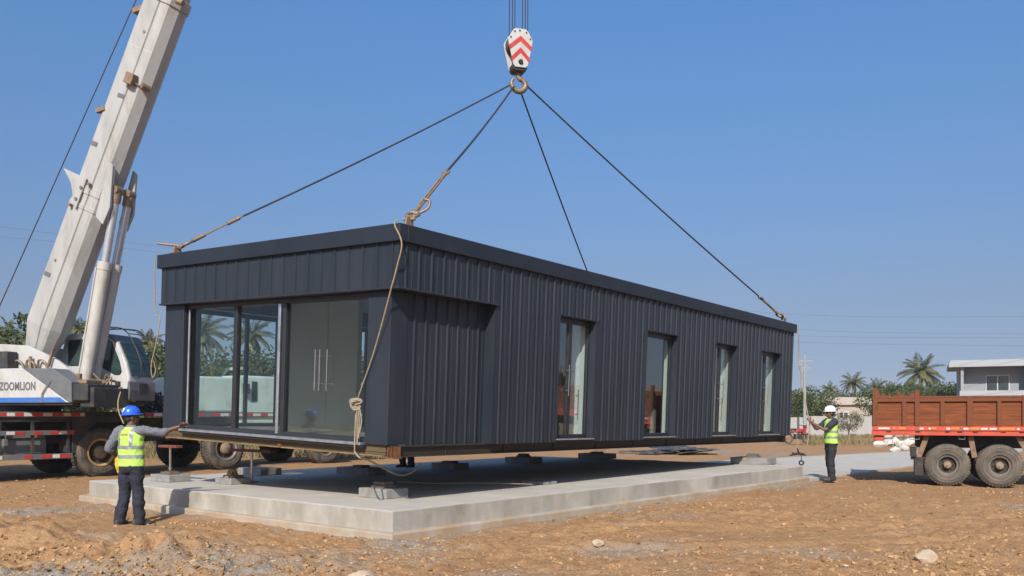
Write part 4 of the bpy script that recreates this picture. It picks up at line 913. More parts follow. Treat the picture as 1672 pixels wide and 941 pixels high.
def person(label, loc, rotz, pose, helmet, shirt, trousers, sleeve, vest=True, voxel=.0065, group=None, glove=None, mark=False):
    P = {k: Vector(v) for k, v in pose.items() if len(v) == 3}
    b = MB()
    hd = P['head']; Mh = Euler(P['head_rot']).to_matrix()
    b.loft([((0, 0, .84), .12, .085), ((0, 0, .92), .145, .10), ((0, 0, 1.04), .13, .09), (P['chest']-Vector((0, 0, .12)), .14, .10), (P['chest'], .16, .105), (P['chest']+Vector((0, 0, .10)), .15, .09), (P['chest']+Vector((0, 0, .155)), .08, .06)])
    capsule(b, [P['neck']-Vector((0, 0, .06)), P['neck']+(hd-P['neck'])*.6], [.058, .052])
    b.ball(hd+Mh @ Vector((0, -.008, .03)), .076, .094, .098, 16, Mh); b.ball(hd+Mh @ Vector((0, .02, -.045)), .060, .068, .068, 14, Mh)
    b.ball(hd+Mh @ Vector((0, .058, -.085)), .030, .026, .024, 10, Mh)                                    # chin
    b.tube([hd+Mh @ Vector((0, .082, .012)), hd+Mh @ Vector((0, .106, -.028))], [.011, .017], 8); b.ball(hd+Mh @ Vector((0, .103, -.03)), .018, .014, .012, 8, Mh)
    b.ball(hd+Mh @ Vector((0, .082, -.06)), .026, .013, .008, 8, Mh); b.ball(hd+Mh @ Vector((0, .080, .022)), .05, .014, .010, 8, Mh)
    for s in (-1, 1): b.ball(hd+Mh @ Vector((.078*s, -.008, -.01)), .012, .024, .033, 8, Mh); b.ball(hd+Mh @ Vector((.042*s, .055, -.02)), .022, .02, .018, 8, Mh)
    for s, S_ in (('l', -1), ('r', 1)):
        capsule(b, [P['hip_'+s], P['knee_'+s], P['ankle_'+s]], [.075, .052, .038])
        b.ball(P['ankle_'+s]+Vector((0, .05, -.035)), .038, .10, .03)
        sh, el, wr = P['shoulder_'+s], P['elbow_'+s], P['wrist_'+s]
        capsule(b, [P['chest']+Vector((.09*S_, 0, .10)), sh, sh+(el-sh)*.5, el, el+(wr-el)*.45, wr], [.055, .052, .042, .036, .038, .026])
        hand(b, wr, P['hand_'+s], P['palm_'+s], P['thumb_'+s], pose['curl_'+s][0])
    me = evalmesh(b, 'person', voxel, 2, 'skin')
    o = bpy.data.objects.new('person', me); COL.objects.link(o); o.location = loc; o.rotation_euler.z = rotz
    tag(o, label, 'person', group)
    e = MB()
    for s in (-1, 1): e.ball(hd+Mh @ Vector((.032*s, .079, .002)), .011, .008, .007, 8, Mh)
    e.build('eye', 'eye', o)
    # hair under the helmet
    h = MB(); h.ball(hd+Mh @ Vector((0, -.022, .035)), .083, .090, .098, 16, Mh); h.ball(hd+Mh @ Vector((0, -.045, -.02)), .070, .06, .06, 14, Mh); h.build('hair', 'hair', o, smooth=180)
    # trousers
    t = MB(); t.loft([((0, 0, 1.0), .168, .116), ((0, 0, .93), .182, .128), ((0, -.01, .84), .188, .134), ((0, -.005, .77), .15, .11)])
    for s in 'lr':
        hp, kn, an = P['hip_'+s], P['knee_'+s], P['ankle_'+s]
        capsule(t, [hp, hp+(kn-hp)*.5, kn, kn+(an-kn)*.5, an+Vector((0, 0, -.03))], [.108, .102, .088, .086, .082])
    link(evalmesh(t, 'trousers', .011, 3, trousers, .020, 8, 3), 'trousers', o)
    # shirt
    t = MB(); ch = P['chest']
    t.loft([((0, 0, .94), .172, .120), ((0, 0, 1.04), .168, .118), (ch-Vector((0, 0, .12)), .178, .124), (ch, .192, .126), (ch+Vector((0, 0, .09)), .182, .108), (ch+Vector((0, 0, .15)), .10, .075), (ch+Vector((0, 0, .19)), .072, .066)])
    for s, S_ in (('l', -1), ('r', 1)):
        sh, el, wr = P['shoulder_'+s], P['elbow_'+s], P['wrist_'+s]
        k = sleeve
        end = sh+(el-sh)*min(1, k) if k <= 1 else el+(wr-el)*(k-1)
        pts = [ch+Vector((.10*S_, 0, .085)), sh, sh+(el-sh)*.45] + ([el, end] if k > 1 else [end])
        capsule(t, pts, [.075, .078, .070, .064, .058] if k > 1 else [.074, .078, .072, .074])
    link(evalmesh(t, 'shirt', .010, 3, shirt, .014, 11, 7), 'shirt', o)
    if vest:
        t = MB(); t.loft([((0, 0, .865), .212, .152), ((0, 0, .95), .206, .146), ((0, 0, 1.06), .196, .142), (ch-Vector((0, 0, .12)), .202, .144), (ch, .206, .146), (ch+Vector((0, 0, .09)), .176, .130), (ch+Vector((0, 0, .135)), .125, .098), (ch+Vector((0, 0, .16)), .09, .085)], 28)
        vm = evalmesh(t, 'vest', .0085, 3, 'vest', .016, 9, 11); v = link(vm, 'vest', o)
        bmv = bmesh.new(); bmv.from_mesh(vm); rm = []
        zc = lambda f: f.calc_center_median()
        for f in bmv.faces:
            c_ = zc(f); keep = abs(c_.z-1.005) < .027 or abs(c_.z-1.145) < .027 or (abs(abs(c_.x)-.105) < .024 and c_.z > 1.14)
            if not keep: rm.append(f)
        bmesh.ops.delete(bmv, geom=rm, context='FACES')
        for q in bmv.verts: q.co += q.normal*.004
        ms = bpy.data.meshes.new('reflective_strip'); bmv.to_mesh(ms); bmv.free(); ms.materials.clear(); ms.materials.append(MATS['reflector'])
        link(ms, 'reflective_strip', v)
        if mark:
            mk = MB(); rr = random.Random(4); x = -.06
            while x < .05: mk.box(x, -.152, ch.z+.045, x+.012, -.144, ch.z+.065); x += .017
            mk.build('back_print', 'vest_mark', v)
    # shoes
    for s in 'lr':
        an = P['ankle_'+s]; yaw = pose['toe_'+s][0]; Mz = Matrix.Rotation(yaw, 3, 'Z'); t = MB()
        base = Vector((an.x, an.y, 0))
        for (y, rx, rz, z) in ((-.06, .036, .045, .05), (0, .040, .055, .055), (.07, .043, .040, .045), (.13, .046, .030, .035), (.17, .040, .024, .03)): t.ball(base+Mz @ Vector((0, y, z)), rx, .06, rz, 12, Mz)
        t.tube([base+Vector((0, 0, .05)), base+Vector((0, 0, .12))], [.05, .05], 12)
        t.prism([tuple((base+Mz @ Vector((x, y, 0))).xy) for x, y in ((-.035, -.10), (.035, -.10), (.05, .08), (.05, .15), (.03, .215), (-.03, .215), (-.05, .15), (-.05, .08))], .0, .025, None, 'xy')
        link(evalmesh(t, 'shoe', .009, 3, 'shoe'), 'shoe', o)
    # hard hat
    if helmet:
        hp_ = MB(); c0 = Vector((0, -.008, .052))
        prof = [(.145, .0), (.143, .03), (.128, .07), (.095, .105), (.05, .122), (.0, .128)]
        n = 28; vs = []; fs = []
        rings = [(1.28, -.004), (1.26, .004)]+[(None, None)]
        def ringv(r, z, fwd=0):
            out_ = []
            for k in range(n):
                a = 2*PI*k/n; x = r*.92*math.cos(a); y = r*1.06*math.sin(a)
                if fwd and math.sin(a) > 0: y += fwd*math.sin(a)**2
                out_.append(hd+Mh @ (c0+Vector((x, y, z))))
            return out_
        R_ = [ringv(.112, -.012, 0), ringv(.130, -.014, .045), ringv(.131, -.006, .045), ringv(.118, .002), ringv(.116, .03), ringv(.106, .065), ringv(.082, .097), ringv(.045, .115), ringv(.004, .120)]
        for r_ in R_: vs += r_
        for i in range(len(R_)-1):
            for k in range(n): fs.append((i*n+k, i*n+(k+1) % n, (i+1)*n+(k+1) % n, (i+1)*n+k))
        hp_.add(vs, fs)
        for s in (-1, 0, 1): hp_.tube([hd+Mh @ (c0+Vector((.03*s, y, z))) for y, z in ((.118, .02), (.10, .075), (.05, .112), (-.03, .119), (-.09, .085), (-.12, .03))], .008, 6)
        hp_.build('helmet', helmet, o, smooth=50)
    if glove:
        g = MB(); wr = P['wrist_'+glove]; d = P['hand_'+glove].normalized()
        g.tube([wr-d*.10, wr, wr+d*.08, wr+d*.17, wr+d*.24], [.038, .04, .044, .036, .016], 12); g.ball(wr+d*.1+Vector((-.03, .05, 0)), .03, .06, .05)
        link(evalmesh(g, 'glove', .009, 3, 'glove_yellow', .01, 12, 5), 'glove', o)
    return o
base = dict(chest=(0, 0, 1.28), neck=(0, -.005, 1.455), head=(0, .015, 1.575), head_rot=(0, 0, 0),
    hip_l=(-.088, 0, .88), hip_r=(.088, 0, .88), knee_l=(-.105, .02, .48), knee_r=(.105, .02, .48), ankle_l=(-.12, -.02, .085), ankle_r=(.12, -.02, .085),
    shoulder_l=(-.195, 0, 1.385), shoulder_r=(.195, 0, 1.385), elbow_l=(-.24, -.03, 1.10), elbow_r=(.24, -.03, 1.10), wrist_l=(-.26, .05, .86), wrist_r=(.26, .05, .86),
    hand_l=(0, .1, -1), hand_r=(0, .1, -1), palm_l=(1, 0, 0), palm_r=(-1, 0, 0), thumb_l=(0, 1, 0), thumb_r=(0, 1, 0), curl_l=(.5,), curl_r=(.5,), toe_l=(.12, ), toe_r=(-.12,))
w1 = dict(base); w1.update(head_rot=(.05, 0, R(-38)), elbow_r=(.40, .16, 1.35), wrist_r=(.60, .30, 1.44), hand_r=(.65, .6, .35), palm_r=(.6, -.2, -.6), thumb_r=(-.3, .2, 1), curl_r=(.5,),
    elbow_l=(-.345, -.06, 1.13), wrist_l=(-.335, .10, .98), ankle_l=(-.15, -.06, .085), knee_l=(-.125, .02, .48), ankle_r=(.125, .03, .085), toe_l=(.25,), toe_r=(-.35,))
p1 = person('man in blue hard hat and lime vest reaching towards the glass front', (-5.58, 12.98, gz(-5.58, 12.98)+.0), R(-18), w1, 'helmet_blue', 'shirt_grey', 'trousers_navy', 1.22, glove='l', mark=True)
w2 = dict(base); w2.update(head=(0, .03, 1.575), elbow_r=(.20, .26, 1.20), wrist_r=(.12, .46, 1.39), hand_r=(-.1, .55, .6), palm_r=(-1, 0, .2), thumb_r=(0, -.3, 1), curl_r=(1.3,),
    elbow_l=(-.20, .24, 1.19), wrist_l=(-.06, .46, 1.33), hand_l=(.1, .6, .5), palm_l=(1, 0, .2), thumb_l=(0, -.3, 1), curl_l=(1.3,), knee_l=(-.09, .05, .48), ankle_l=(-.10, .03, .085), knee_r=(.09, .0, .48), ankle_r=(.10, -.06, .085), toe_l=(.1,), toe_r=(-.05,))
p2p = Vector((7.50, 20.83, .0)); p2p.z = max(gz(7.5, 20.83), .04)
p2 = person('man in white hard hat and lime vest holding a rope by the slab end', p2p, R(96), w2, 'helmet_white', 'shirt_navy', 'trousers_black', .62)
w3 = dict(base)
p3 = person('person behind the building of whom only dark trousers show under it', (-2.47, 20.75, SLAB_T), R(150), w3, None, 'shirt_navy', 'trousers_navy', .6, vest=False)
hand2 = Matrix.Translation(p2p) @ Matrix.Rotation(R(96), 4, 'Z') @ Vector((.03, .53, 1.44))
FR = BM @ Vector((BL+.02, .02, ZT+.03))
rope([FR, BM @ Vector((BL+.1, -.09, ZF-.02)), BM @ Vector((BL+.12, -.12, 1.9)), at(1308, 610, 22.0), at(1313, 645, 21.5), hand2+Vector((-.01, 0, .03)), hand2+Vector((.02, 0, -.12)), hand2+Vector((.0, .02, -.4)), hand2+Vector((-.03, .03, -.62))], 'tag_rope', 'tan rope from the far right roof corner to the white helmet man', 'rope', .013, group='tag ropes')
LF = BM @ Vector((-.07, BW+.07, ZT+.02))
rope([LF, BM @ Vector((-.08, BW+.09, ZF)), BM @ Vector((-.05, BW+.08, 2.0)), at(261, 520, 15.1), at(255, 560, 15.1), at(247, 596, 15.1), at(249, 616, 15.1), at(254, 606, 15.1), at(251, 590, 15.1)], 'tag_rope', 'thin tan rope hanging from the left roof corner with a looped end', 'rope', .009, group='tag ropes')
b = MB(); b.tube(spline([CMi @ at(197, 640, 20.2), CMi @ at(193, 655, 20.1), CMi @ at(194, 672, 20.0), CMi @ at(202, 692, 19.9)], 6), .016, 6); b.build('strap', 'rope', cr, smooth=80)
# grapple lying on the path
g0 = Vector((11.2, 34.0, .05)); g0 = at(1303, 741, 30.0); g0.z = .34
gp = thing('grapple_hook', 'small black grapple with a ring hanging near the slab end', 'hook', at(1303, 742, 22.3))
b = MB(); b.tube([Vector((-.02, 0, .16)), Vector((.02, 0, .02)), Vector((.1, 0, -.02))], [.012, .03, .02], 7); b.tube([Vector((-.22, 0, -.03)), Vector((-.1, 0, .0)), Vector((0, 0, .02)), Vector((.14, 0, 0)), Vector((.2, 0, -.03))], [.012, .03, .035, .03, .012], 7); b.tube([Vector((-.1, 0, 0)), Vector((-.14, 0, .05))], .02, 6); b.build('claw', 'dark_steel', gp, smooth=50)
b = MB(); b.cyl((.08, 0, -.02), (.085, 0, -.16), .01, 6); b.ring((.085, 0, -.215), (.3, 1, 0), .05, .02); b.build('ring', 'dark_steel', gp, smooth=50)
b = MB(); b.tube([Vector((-.02, 0, .15)), Vector((-.03, 0, .6)), (BM @ Vector((BL-.12, .1, -.15)))-gp.location], .006, 6); b.build('line', 'rope_grey', gp)

# ================================================================== background: walls, houses, poles
wl = thing('compound_wall', 'white streaked concrete compound wall beyond the dirt', 'wall', (0, 0, 0))
W0 = Vector((19.5, 69, 0)); W1 = Vector((48, 72, 0)); wd_ = (W1-W0).normalized(); Ml = Matrix.Translation(W0) @ Matrix.Rotation(math.atan2(wd_.y, wd_.x), 4, 'Z'); WLn = (W1-W0).length
b = MB()
for x in np.arange(0, WLn, 1.8): b.box(x+.02, .03, -.3, x+1.77, .15, 1.5+.06*math.sin(x*2.1), Ml)
b.build('panel', 'wall_white', wl)
b = MB()
for x in np.arange(0, WLn, 1.8): b.box(x-.1, 0, -.3, x+.1, .2, 1.62, Ml)
b.build('post', 'wall_white', wl)
def house(label, M, L, D, floors, fh, wallm, roofm, cat='house', balcony=False, openings=()):
    h = thing('house', label, cat, M.translation, M.to_euler())
    H = floors*fh
    if not balcony:
        b = MB(); b.box(0, 0, -.3, L, D, H); b.build('wall', wallm, h)
        b = MB(); b.box(-.3, -.3, H, L+.3, D+.3, H+.22); b.box(-.1, -.1, H+.22, L+.1, D+.1, H+.75); b.build('roof', roofm, h)
    else:
        b = MB(); b.box(0, .3, -.3, L, D, fh-.1); b.box(0, 1.9, fh, L, D, H); b.build('wall', wallm[0], h)
        b = MB(); b.box(.35, 1.86, fh+.1, 5.4, 1.899, H-.01); b.box(.1, .3, fh+.01, .34, 1.89, H-.01); b.build('back_wall', wallm[1], h)
        b = MB(); b.box(-.9, -.15, H, L+.5, D+.2, H+.42); b.box(-.8, -.10, H+.42, L+.4, D+.1, H+.62); b.build('roof', wallm[0], h)
        b = MB(); b.box(0, 0, fh-.15, L, .15, fh+.85); b.box(0, 0, fh-.3, L, 2, fh-.1); b.build('balcony', wallm[0], h)
        b = MB(); b.box(5.4, .05, fh+.85, 5.8, .5, H-.001); b.box(5.5, .55, fh, L, 1.88, H-.01); b.build('column', wallm[0], h)
    for (x0, x1, z0, z1, y) in openings:
        f = MB(); f.box(x0-.08, y-.06, z0-.08, x1+.08, y-.003, z0); f.box(x0-.08, y-.06, z1, x1+.08, y-.003, z1+.08); f.box(x0-.08, y-.06, z0, x0, y-.003, z1); f.box(x1, y-.06, z0, x1+.08, y-.003, z1); f.box((x0+x1)/2-.04, y-.05, z0, (x0+x1)/2+.04, y-.003, z1)
        fo = f.build('window', 'plaster_white', h); g = MB(); g.box(x0, y-.03, z0, x1, y-.004, z1); g.build('pane', 'window_dark', fo)
    return h
dH = 82; px2 = lambda px, d: (px-836)/F_PX*d
hm = Matrix.Translation((px2(1567, dH), dH, 0)) @ Matrix.Rotation(R(-25), 4, 'Z')
house('two storey grey house with recessed balcony behind the truck', hm, 16, 9, 2, 3.05, ('plaster_grey', 'plaster_blue'), None, balcony=True, openings=[(2.3, 4.1, 3.45, 5.3, 1.86), (6.2, 7.3, 3.9, 5.3, .55)])
dL = 86
house('low pinkish white house behind the compound wall and trees', Matrix.Translation((px2(1330, dL), dL, 0)), 5.4, 6, 1, 2.65, 'plaster_pink', 'plaster_pink', openings=[(2.4, 3.2, 1.0, 1.9, 0)])
def pole(px, d, h, label):
    p = thing('utility_pole', label, 'utility pole', (px2(px, d), d, 0))
    b = MB(); b.tube([Vector((0, 0, -.3)), Vector((0, 0, h))], [.13, .075], 10); b.build('shaft', 'pole_concrete', p, smooth=50)
    b = MB(); b.box(-.5, -.04, h-.47, .55, .04, h-.39); b.box(-.3, -.04, h-1.0, .5, .04, h-.93); b.build('crossarm', 'pole_concrete', p)
    for x in (-.4, 0, .45): b = MB(); b.lathe([(0, .03), (.05, .07), (.1, .05), (.15, .07), (.2, .02)], (x, 0, h-.38), (0, 0, 1), 8); b.build('insulator', 'pole_concrete', p)
pole(1314, 66, 6.1, 'pale concrete utility pole with crossarms beside the building end')
pole(1309, 74, 6.3, 'thinner utility pole just left of the nearer one')
def wire(pts, label, grp):
    P_ = [at(*q) for q in pts]; o0 = P_[0]; b = MB(); b.tube([p-o0 for p in spline(P_, 10)], .011, 5); tag(b.build('power_line', 'wire_far', None, o0), label, 'power line', grp)
for k, dy in enumerate((0, 17)):
    wire([(-60, 363+dy, 62), (280, 405+dy*.6, 68), (800, 468+dy*.5, 72), (1300, 513.5+dy*.1, 76), (1740, 517+dy*.1, 72)] if k == 0 else [(-60, 381, 62), (280, 415, 68), (800, 490, 72), (1300, 538, 76), (1740, 546, 72)], ('upper', 'lower')[k]+' thin power line crossing the sky behind boom and roof', 'power lines')
wire([(900, 520, 80), (1300, 548, 80), (1740, 552, 78)], 'thin power line across the right sky, second from the bottom', 'power lines')
wire([(900, 540, 80), (1300, 559, 80), (1740, 566, 78)], 'lowest thin power line in the right sky', 'power lines')

# ================================================================== trees
def leafquad(b, c, d, n, L, w, tone):
    s = d.cross(n)
    if s.length < 1e-5: s = Vector((1, 0, 0))
    s = s.normalized()*w*.5
    b.v += [tuple(c), tuple(c+d*L*.5+s), tuple(c+d*L), tuple(c+d*L*.5-s)]; k = len(b.v); b.f.append((k-4, k-3, k-2, k-1)); b.mi.append(0); b.tone += [tone]*4
def rv(rr): 
    while True:
        v = Vector((rr.uniform(-1, 1), rr.uniform(-1, 1), rr.uniform(-1, 1)))
        if .05 < v.length < 1: return v
def make_tree(seed, label, h=5., w=4., leaf='leaf_dark', nclump=42, nleaf=95, ls=.26, name='tree', low=.25):
    rr = random.Random(seed); t = thing(name, label, 'tree')
    tk_ = MB(); limbs = []
    tk_.tube(spline([Vector((0, 0, -.3)), Vector((rr.uniform(-.1, .1), rr.uniform(-.1, .1), h*.25)), Vector((rr.uniform(-.2, .2), rr.uniform(-.2, .2), h*.55))], 5), np.linspace(.05*h*.55, .02*h, 11), 8)
    b = MB()
    for k in range(nclump):
        v = rv(rr); v = v.normalized()*(v.length**.45)
        c = Vector((v.x*w*.5*(1-.25*max(0, v.z)), v.y*w*.5, h*(low+(1-low)*.5)+v.z*h*(1-low)*.5)); c += rv(rr)*w*.06
        if k % 3 == 0: tk_.tube(bez((0, 0, h*rr.uniform(.2, .5)), (c.x*.4, c.y*.4, c.z*.8), c, 5), np.linspace(.018*h, .004*h, 6), 5)
        r = w*rr.uniform(.09, .17); tb = rr.uniform(0, .55)
        for i in range(nleaf):
            q = rv(rr); p = c+Vector((q.x*r*1.25, q.y*r*1.25, q.z*r))
            d = (q.normalized()+rv(rr)*.8+Vector((0, 0, -.25))).normalized()
            leafquad(b, p, d, rv(rr), ls*rr.uniform(.6, 1.2), ls*rr.uniform(.35, .6), min(1, max(0, tb+rr.uniform(-.15, .45))))
    b.build('crown', leaf, t); tk_.build('trunk', 'bark', t, smooth=60)
    return t
def make_palm(seed, label, h=6., fl=2.8, nf=24):
    rr = random.Random(seed); t = thing('palm_tree', label, 'palm tree')
    lean = Vector((rr.uniform(-.5, .5), rr.uniform(-.5, .5), 0))
    tr_ = MB(); pts = spline([Vector((0, 0, -.3)), lean*.3+Vector((0, 0, h*.4)), lean+Vector((0, 0, h))], 10)
    tr_.tube(pts, [(.19 if i < 2 else .13)+.012*(i % 2) for i in range(len(pts))], 9); tr_.build('trunk', 'palm_bark', t, smooth=60)
    top = pts[-1]; b = MB()
    for k in range(nf):
        u = k/nf; az = k*2.399+rr.uniform(-.25, .25); el = R(78-108*u**.85+rr.uniform(-8, 8)); L = fl*rr.uniform(.85, 1.1)*(.8+.2*math.sin(u*PI))
        tone0 = .15+.35*rr.random()+(.45 if u > .86 else 0)
        p = Vector(top); d = Vector((math.cos(az)*math.cos(el), math.sin(az)*math.cos(el), math.sin(el))); n = 20; rach = [Vector(p)]
        side = Vector((-math.sin(az), math.cos(az), 0))
        for i in range(n):
            p = p+d*L/n; d = (d+Vector((0, 0, -.040-.060*i/n))).normalized(); rach.append(Vector(p))
            if i > 1:
                up = side.cross(d)
                for s in (-1, 1):
                    for sub in (0, .5):
                        q = rach[-2].lerp(rach[-1], sub)
                        ll = .62*fl/2.8*math.sin(PI*min(1, (i+sub)/n*.86+.12))**.7*rr.uniform(.85, 1.1)
                        dd = (side*s*1.0+d*.75+Vector((0, 0, -.45-.5*rr.random()))+up*.1).normalized()
                        leafquad(b, q, dd, up, ll, .066*fl/2.8, min(1, tone0+rr.uniform(-.12, .15)))
        k0 = len(b.v); b.tube(rach, np.linspace(.035, .008, n+1), 4); b.tone += [.8]*(len(b.v)-k0)
    b.build('crown', 'palm_leaf', t)
    c = MB()
    for k in range(9): w = k*.7; c.ball(top+Vector((.22*math.cos(w), .22*math.sin(w), -.18-.08*(k % 3))), .11, .11, .13, 8)
    c.build('coconut', 'leaf_green_nut', t, smooth=180)
    return t

def place(proto, first, px, d, sc, rz, label, grp, z=0, dark=None):
    o = proto if first else copy_tree(proto)
    o.location = (px2(px, d), d, z); o.scale = (sc, sc, sc); o.rotation_euler.z = rz; o['label'] = label; o['group'] = grp
    return o
PALM = [make_palm(1, '', 6.0, 2.9, 32), make_palm(2, '', 5.2, 2.5, 27), make_palm(5, '', 4.6, 2.6, 24)]
used = set()
def palm(k, px, ytop, d, fl_px, label, grp='palms beyond the compound wall'):
    """crown centre at ytop, crown half width fl_px"""
    h0 = (6.0, 5.2, 4.6)[k]; f0 = (2.9, 2.5, 2.6)[k]
    zc = CAM_Z+(HZN-ytop)/F_PX*d; sc = fl_px/F_PX*d/(f0*.86)
    o = place(PALM[k], k not in used, px, d, sc, random.random()*6, label, grp, zc-h0*sc); used.add(k)
palm(0, 1506, 607, 105, 39, 'tallest palm with a full drooping crown behind the truck')
palm(1, 1391, 625, 115, 24, 'palm with spiky crown above the low pinkish house')
palm(2, 1352, 637, 125, 17, 'small hazy palm between the round tree and the pink house')
palm(1, 1426, 634, 120, 22, 'palm right of the pink house, above the tail of the truck')
palm(2, 1456, 640, 118, 20, 'short palm between the truck tail posts and the tallest palm')
palm(2, 1482, 642, 112, 19, 'low palm just left of the tallest palm')
palm(0, 124, 537, 52, 27, 'palm top showing between the boom and the lift cylinders', 'palms behind the crane')
palm(1, 252, 560, 54, 30, 'palm behind the operator cab next to the building corner', 'palms behind the crane')
palm(0, 338, 545, 47, 52, 'large palm seen through the left glass pane', 'palms behind the crane')
palm(1, 412, 548, 50, 42, 'palm seen through the second glass pane', 'palms behind the crane')
palm(2, 300, 590, 60, 40, 'low palm seen dimly at the glass edge', 'palms behind the crane')
TR = [make_tree(11, '', 5, 4.4, 'leaf_dark', 46, 90), make_tree(12, '', 5, 5.2, 'leaf_mid', 46, 90), make_tree(13, '', 5, 4.0, 'leaf_dark', 38, 90), make_tree(14, '', 5, 4.8, 'leaf_olive', 40, 70)]
tu = set()
def tree(k, px, d, hm_, label, grp, z=0):
    place(TR[k], k not in tu, px, d, hm_/5., random.random()*6, label, grp, z); tu.add(k)
GR = 'trees beyond the compound wall'; GL = 'trees behind the crane'
tree(0, 1331, 73, 3.9, 'round dark green tree over the wall beside the pole', GR)
tree(1, 1300, 80, 3.6, 'pale green tree half hidden by the building end', GR)
tree(2, 1436, 74, 3.9, 'dark tree over the wall right beside the truck tail', GR)
tree(2, 1545, 95, 5.3, 'dark tree against the left side of the grey house', GR)
tree(1, 1520, 98, 5.2, 'green tree under the tallest palm', GR)
tree(0, 1480, 100, 5.3, 'dark tree filling the gap left of the tallest palm', GR)
tree(2, 1452, 102, 5.2, 'dark tree behind the truck tail posts', GR)
tree(1, 1408, 96, 4.4, 'mid green tree beside the pink house', GR)
tree(1, 1500, 94, 4.6, 'mid green tree in front of the foot of the tallest palm', GR)
tree(0, 1560, 100, 4.9, 'dark tree peeping out past the left edge of the grey house', GR)
tree(1, 1372, 100, 4.2, 'mid green tree behind the roof of the pink house', GR)
tree(3, 1386, 66, 1.9, 'scrubby olive shrub in front of the white wall', GR)
for k, px, d, hh, lb in ((1, 6, 46, 6.4, 'broad green tree at the left photo edge behind the crane'), (0, -60, 48, 6.2, 'dark tree just beyond the left photo edge'), (3, 62, 56, 5.2, 'olive tree behind the foot of the boom'), (0, 118, 55, 5.0, 'dark tree behind the rear of the operator cab'), (2, 175, 50, 4.4, 'dark tree directly behind the operator cab'), (3, 228, 50, 4.8, 'olive tree right of the operator cab windscreen'), (1, 262, 46, 4.8, 'green tree next to the left building corner'), (0, 300, 44, 5.0, 'dark tree behind the left edge of the glass'), (2, 345, 48, 4.9, 'dark tree under the large palm behind the glass'), (3, 385, 46, 4.6, 'olive tree behind the glass above the pale cab'), (0, 425, 45, 5.0, 'dark tree behind the middle of the glass front'), (1, 470, 48, 4.8, 'green tree hidden behind the inner wall'), (2, 540, 50, 5.2, 'dark tree behind the glass doors'), (1, 590, 52, 5.2, 'green tree seen at the right edge of the glass doors')):
    tree(k, px, d, hh, lb, GL)
b3 = make_tree(21, 'small bright yellow green bush between the crane and the building corner', 1.6, 1.9, 'leaf_olive', 16, 60, .16, 'bush', .1)
b3.location = (px2(243, 34), 34, .8); b3['category'] = 'bush'

# grass and weeds
b = MB(); rr = random.Random(6)
def tuft(x, y, hgt, n):
    for i in range(n):
        p = Vector((x+rr.uniform(-.25, .25), y+rr.uniform(-.25, .25), -.02)); d = Vector((rr.uniform(-.5, .5), rr.uniform(-.5, .5), 1)).normalized()
        leafquad(b, p, d, rv(rr), hgt*rr.uniform(.5, 1.2), .035, rr.random())
for k in range(900):
    px = rr.uniform(1310, 1560); d = rr.uniform(47, 68); x = px2(px, d)
    if fbm(np.array([x]), np.array([d]), .3, 2, 8)[0] > -.1: tuft(x, d, .28, 7)
for k in range(1000):
    px = rr.uniform(-60, 620); d = rr.uniform(31, 46); tuft(px2(px, d), d, .35, 7)
tag(b.build('grass', 'grass_blade'), 'dry grass and weeds at the edges of the lot', 'grass', kind='stuff')

# ================================================================== odds and ends in the background
for i, (px, py, s, z) in enumerate(((1436, 728, .34, 0), (1447, 727, .40, 0), (1460, 726, .46, 0), (1472, 727, .38, 0), (1484, 727, .5, 0), (1452, 721, .34, .25), (1466, 719, .42, .30), (1484, 719, .42, .3), (1461, 736, .28, 0), (1476, 733, .25, 0))):
    lbs = ['white broken block lying furthest left in the rubble by the truck tail', 'white broken block second from the left in the rubble', 'larger white block in the middle of the rubble', 'white block low in the middle right of the rubble', 'largest white block at the right of the rubble', 'white block stacked upper left on the rubble', 'white block at the top middle of the rubble', 'white block stacked at the upper right of the rubble', 'small white lump lying in front of the rubble', 'smallest white lump in front right of the rubble']
    o = rock('rubble_block', lbs[i], px, py, s, 'stone_white', .75, 30+i); o.location.z += z; o['category'] = 'rubble'; o['group'] = 'white rubble by the truck tail'
b = MB(); rr = random.Random(9)
for k in range(16):
    px = rr.uniform(1035, 1150); d = rr.uniform(36, 40); w = rr.uniform(.4, 1.2); M = Matrix.Translation((px2(px, d), d, .05+.03*(k % 4))) @ Euler((rr.uniform(-.12, .12), rr.uniform(-.12, .12), rr.uniform(-.5, .5))).to_matrix().to_4x4()
    n = 6; 
    for i in range(n): b.box(-w+2*w*i/n, -.3, .012*(i % 2), -w+2*w*(i+1)/n-.002, .3, .012*(i % 2)+.025, M)
o = b.build('sheet_pile', 'sheet_dark'); tag(o, 'untidy pile of dark sheets on the dirt behind the building', 'sheet pile')
mb = thing('motorbike', 'red motorbike by the wall, partly hidden by the building end', 'motorbike', (px2(1302, 50), 50, 0), (0, 0, R(20)))
for x in (-.6, .6):
    b = MB(); b.ring((x, 0, .3), (0, 1, 0), .26, .05); b.build('wheel', 'rubber', mb, smooth=60)
b = MB(); b.ball((.1, 0, .72), .32, .14, .14); b.ball((-.5, 0, .66), .28, .11, .09); b.prism([(.42, .5), (.6, .95), (.5, 1.0), (.3, .55)], -.1, .1); b.build('body', 'bike_red', mb, smooth=60)
b = MB(); b.ball((-.25, 0, .80), .34, .12, .06); b.build('seat', 'crane_dark', mb, smooth=60)
b = MB(); b.bar((.6, 0, .3), (.45, 0, 1.0), .05, .05); b.tube([Vector((.4, -.34, 1.05)), Vector((.45, 0, 1.0)), Vector((.4, .34, 1.05))], .02, 6); b.box(-.2, -.1, .25, .25, .1, .55); b.build('frame', 'crane_dark', mb)

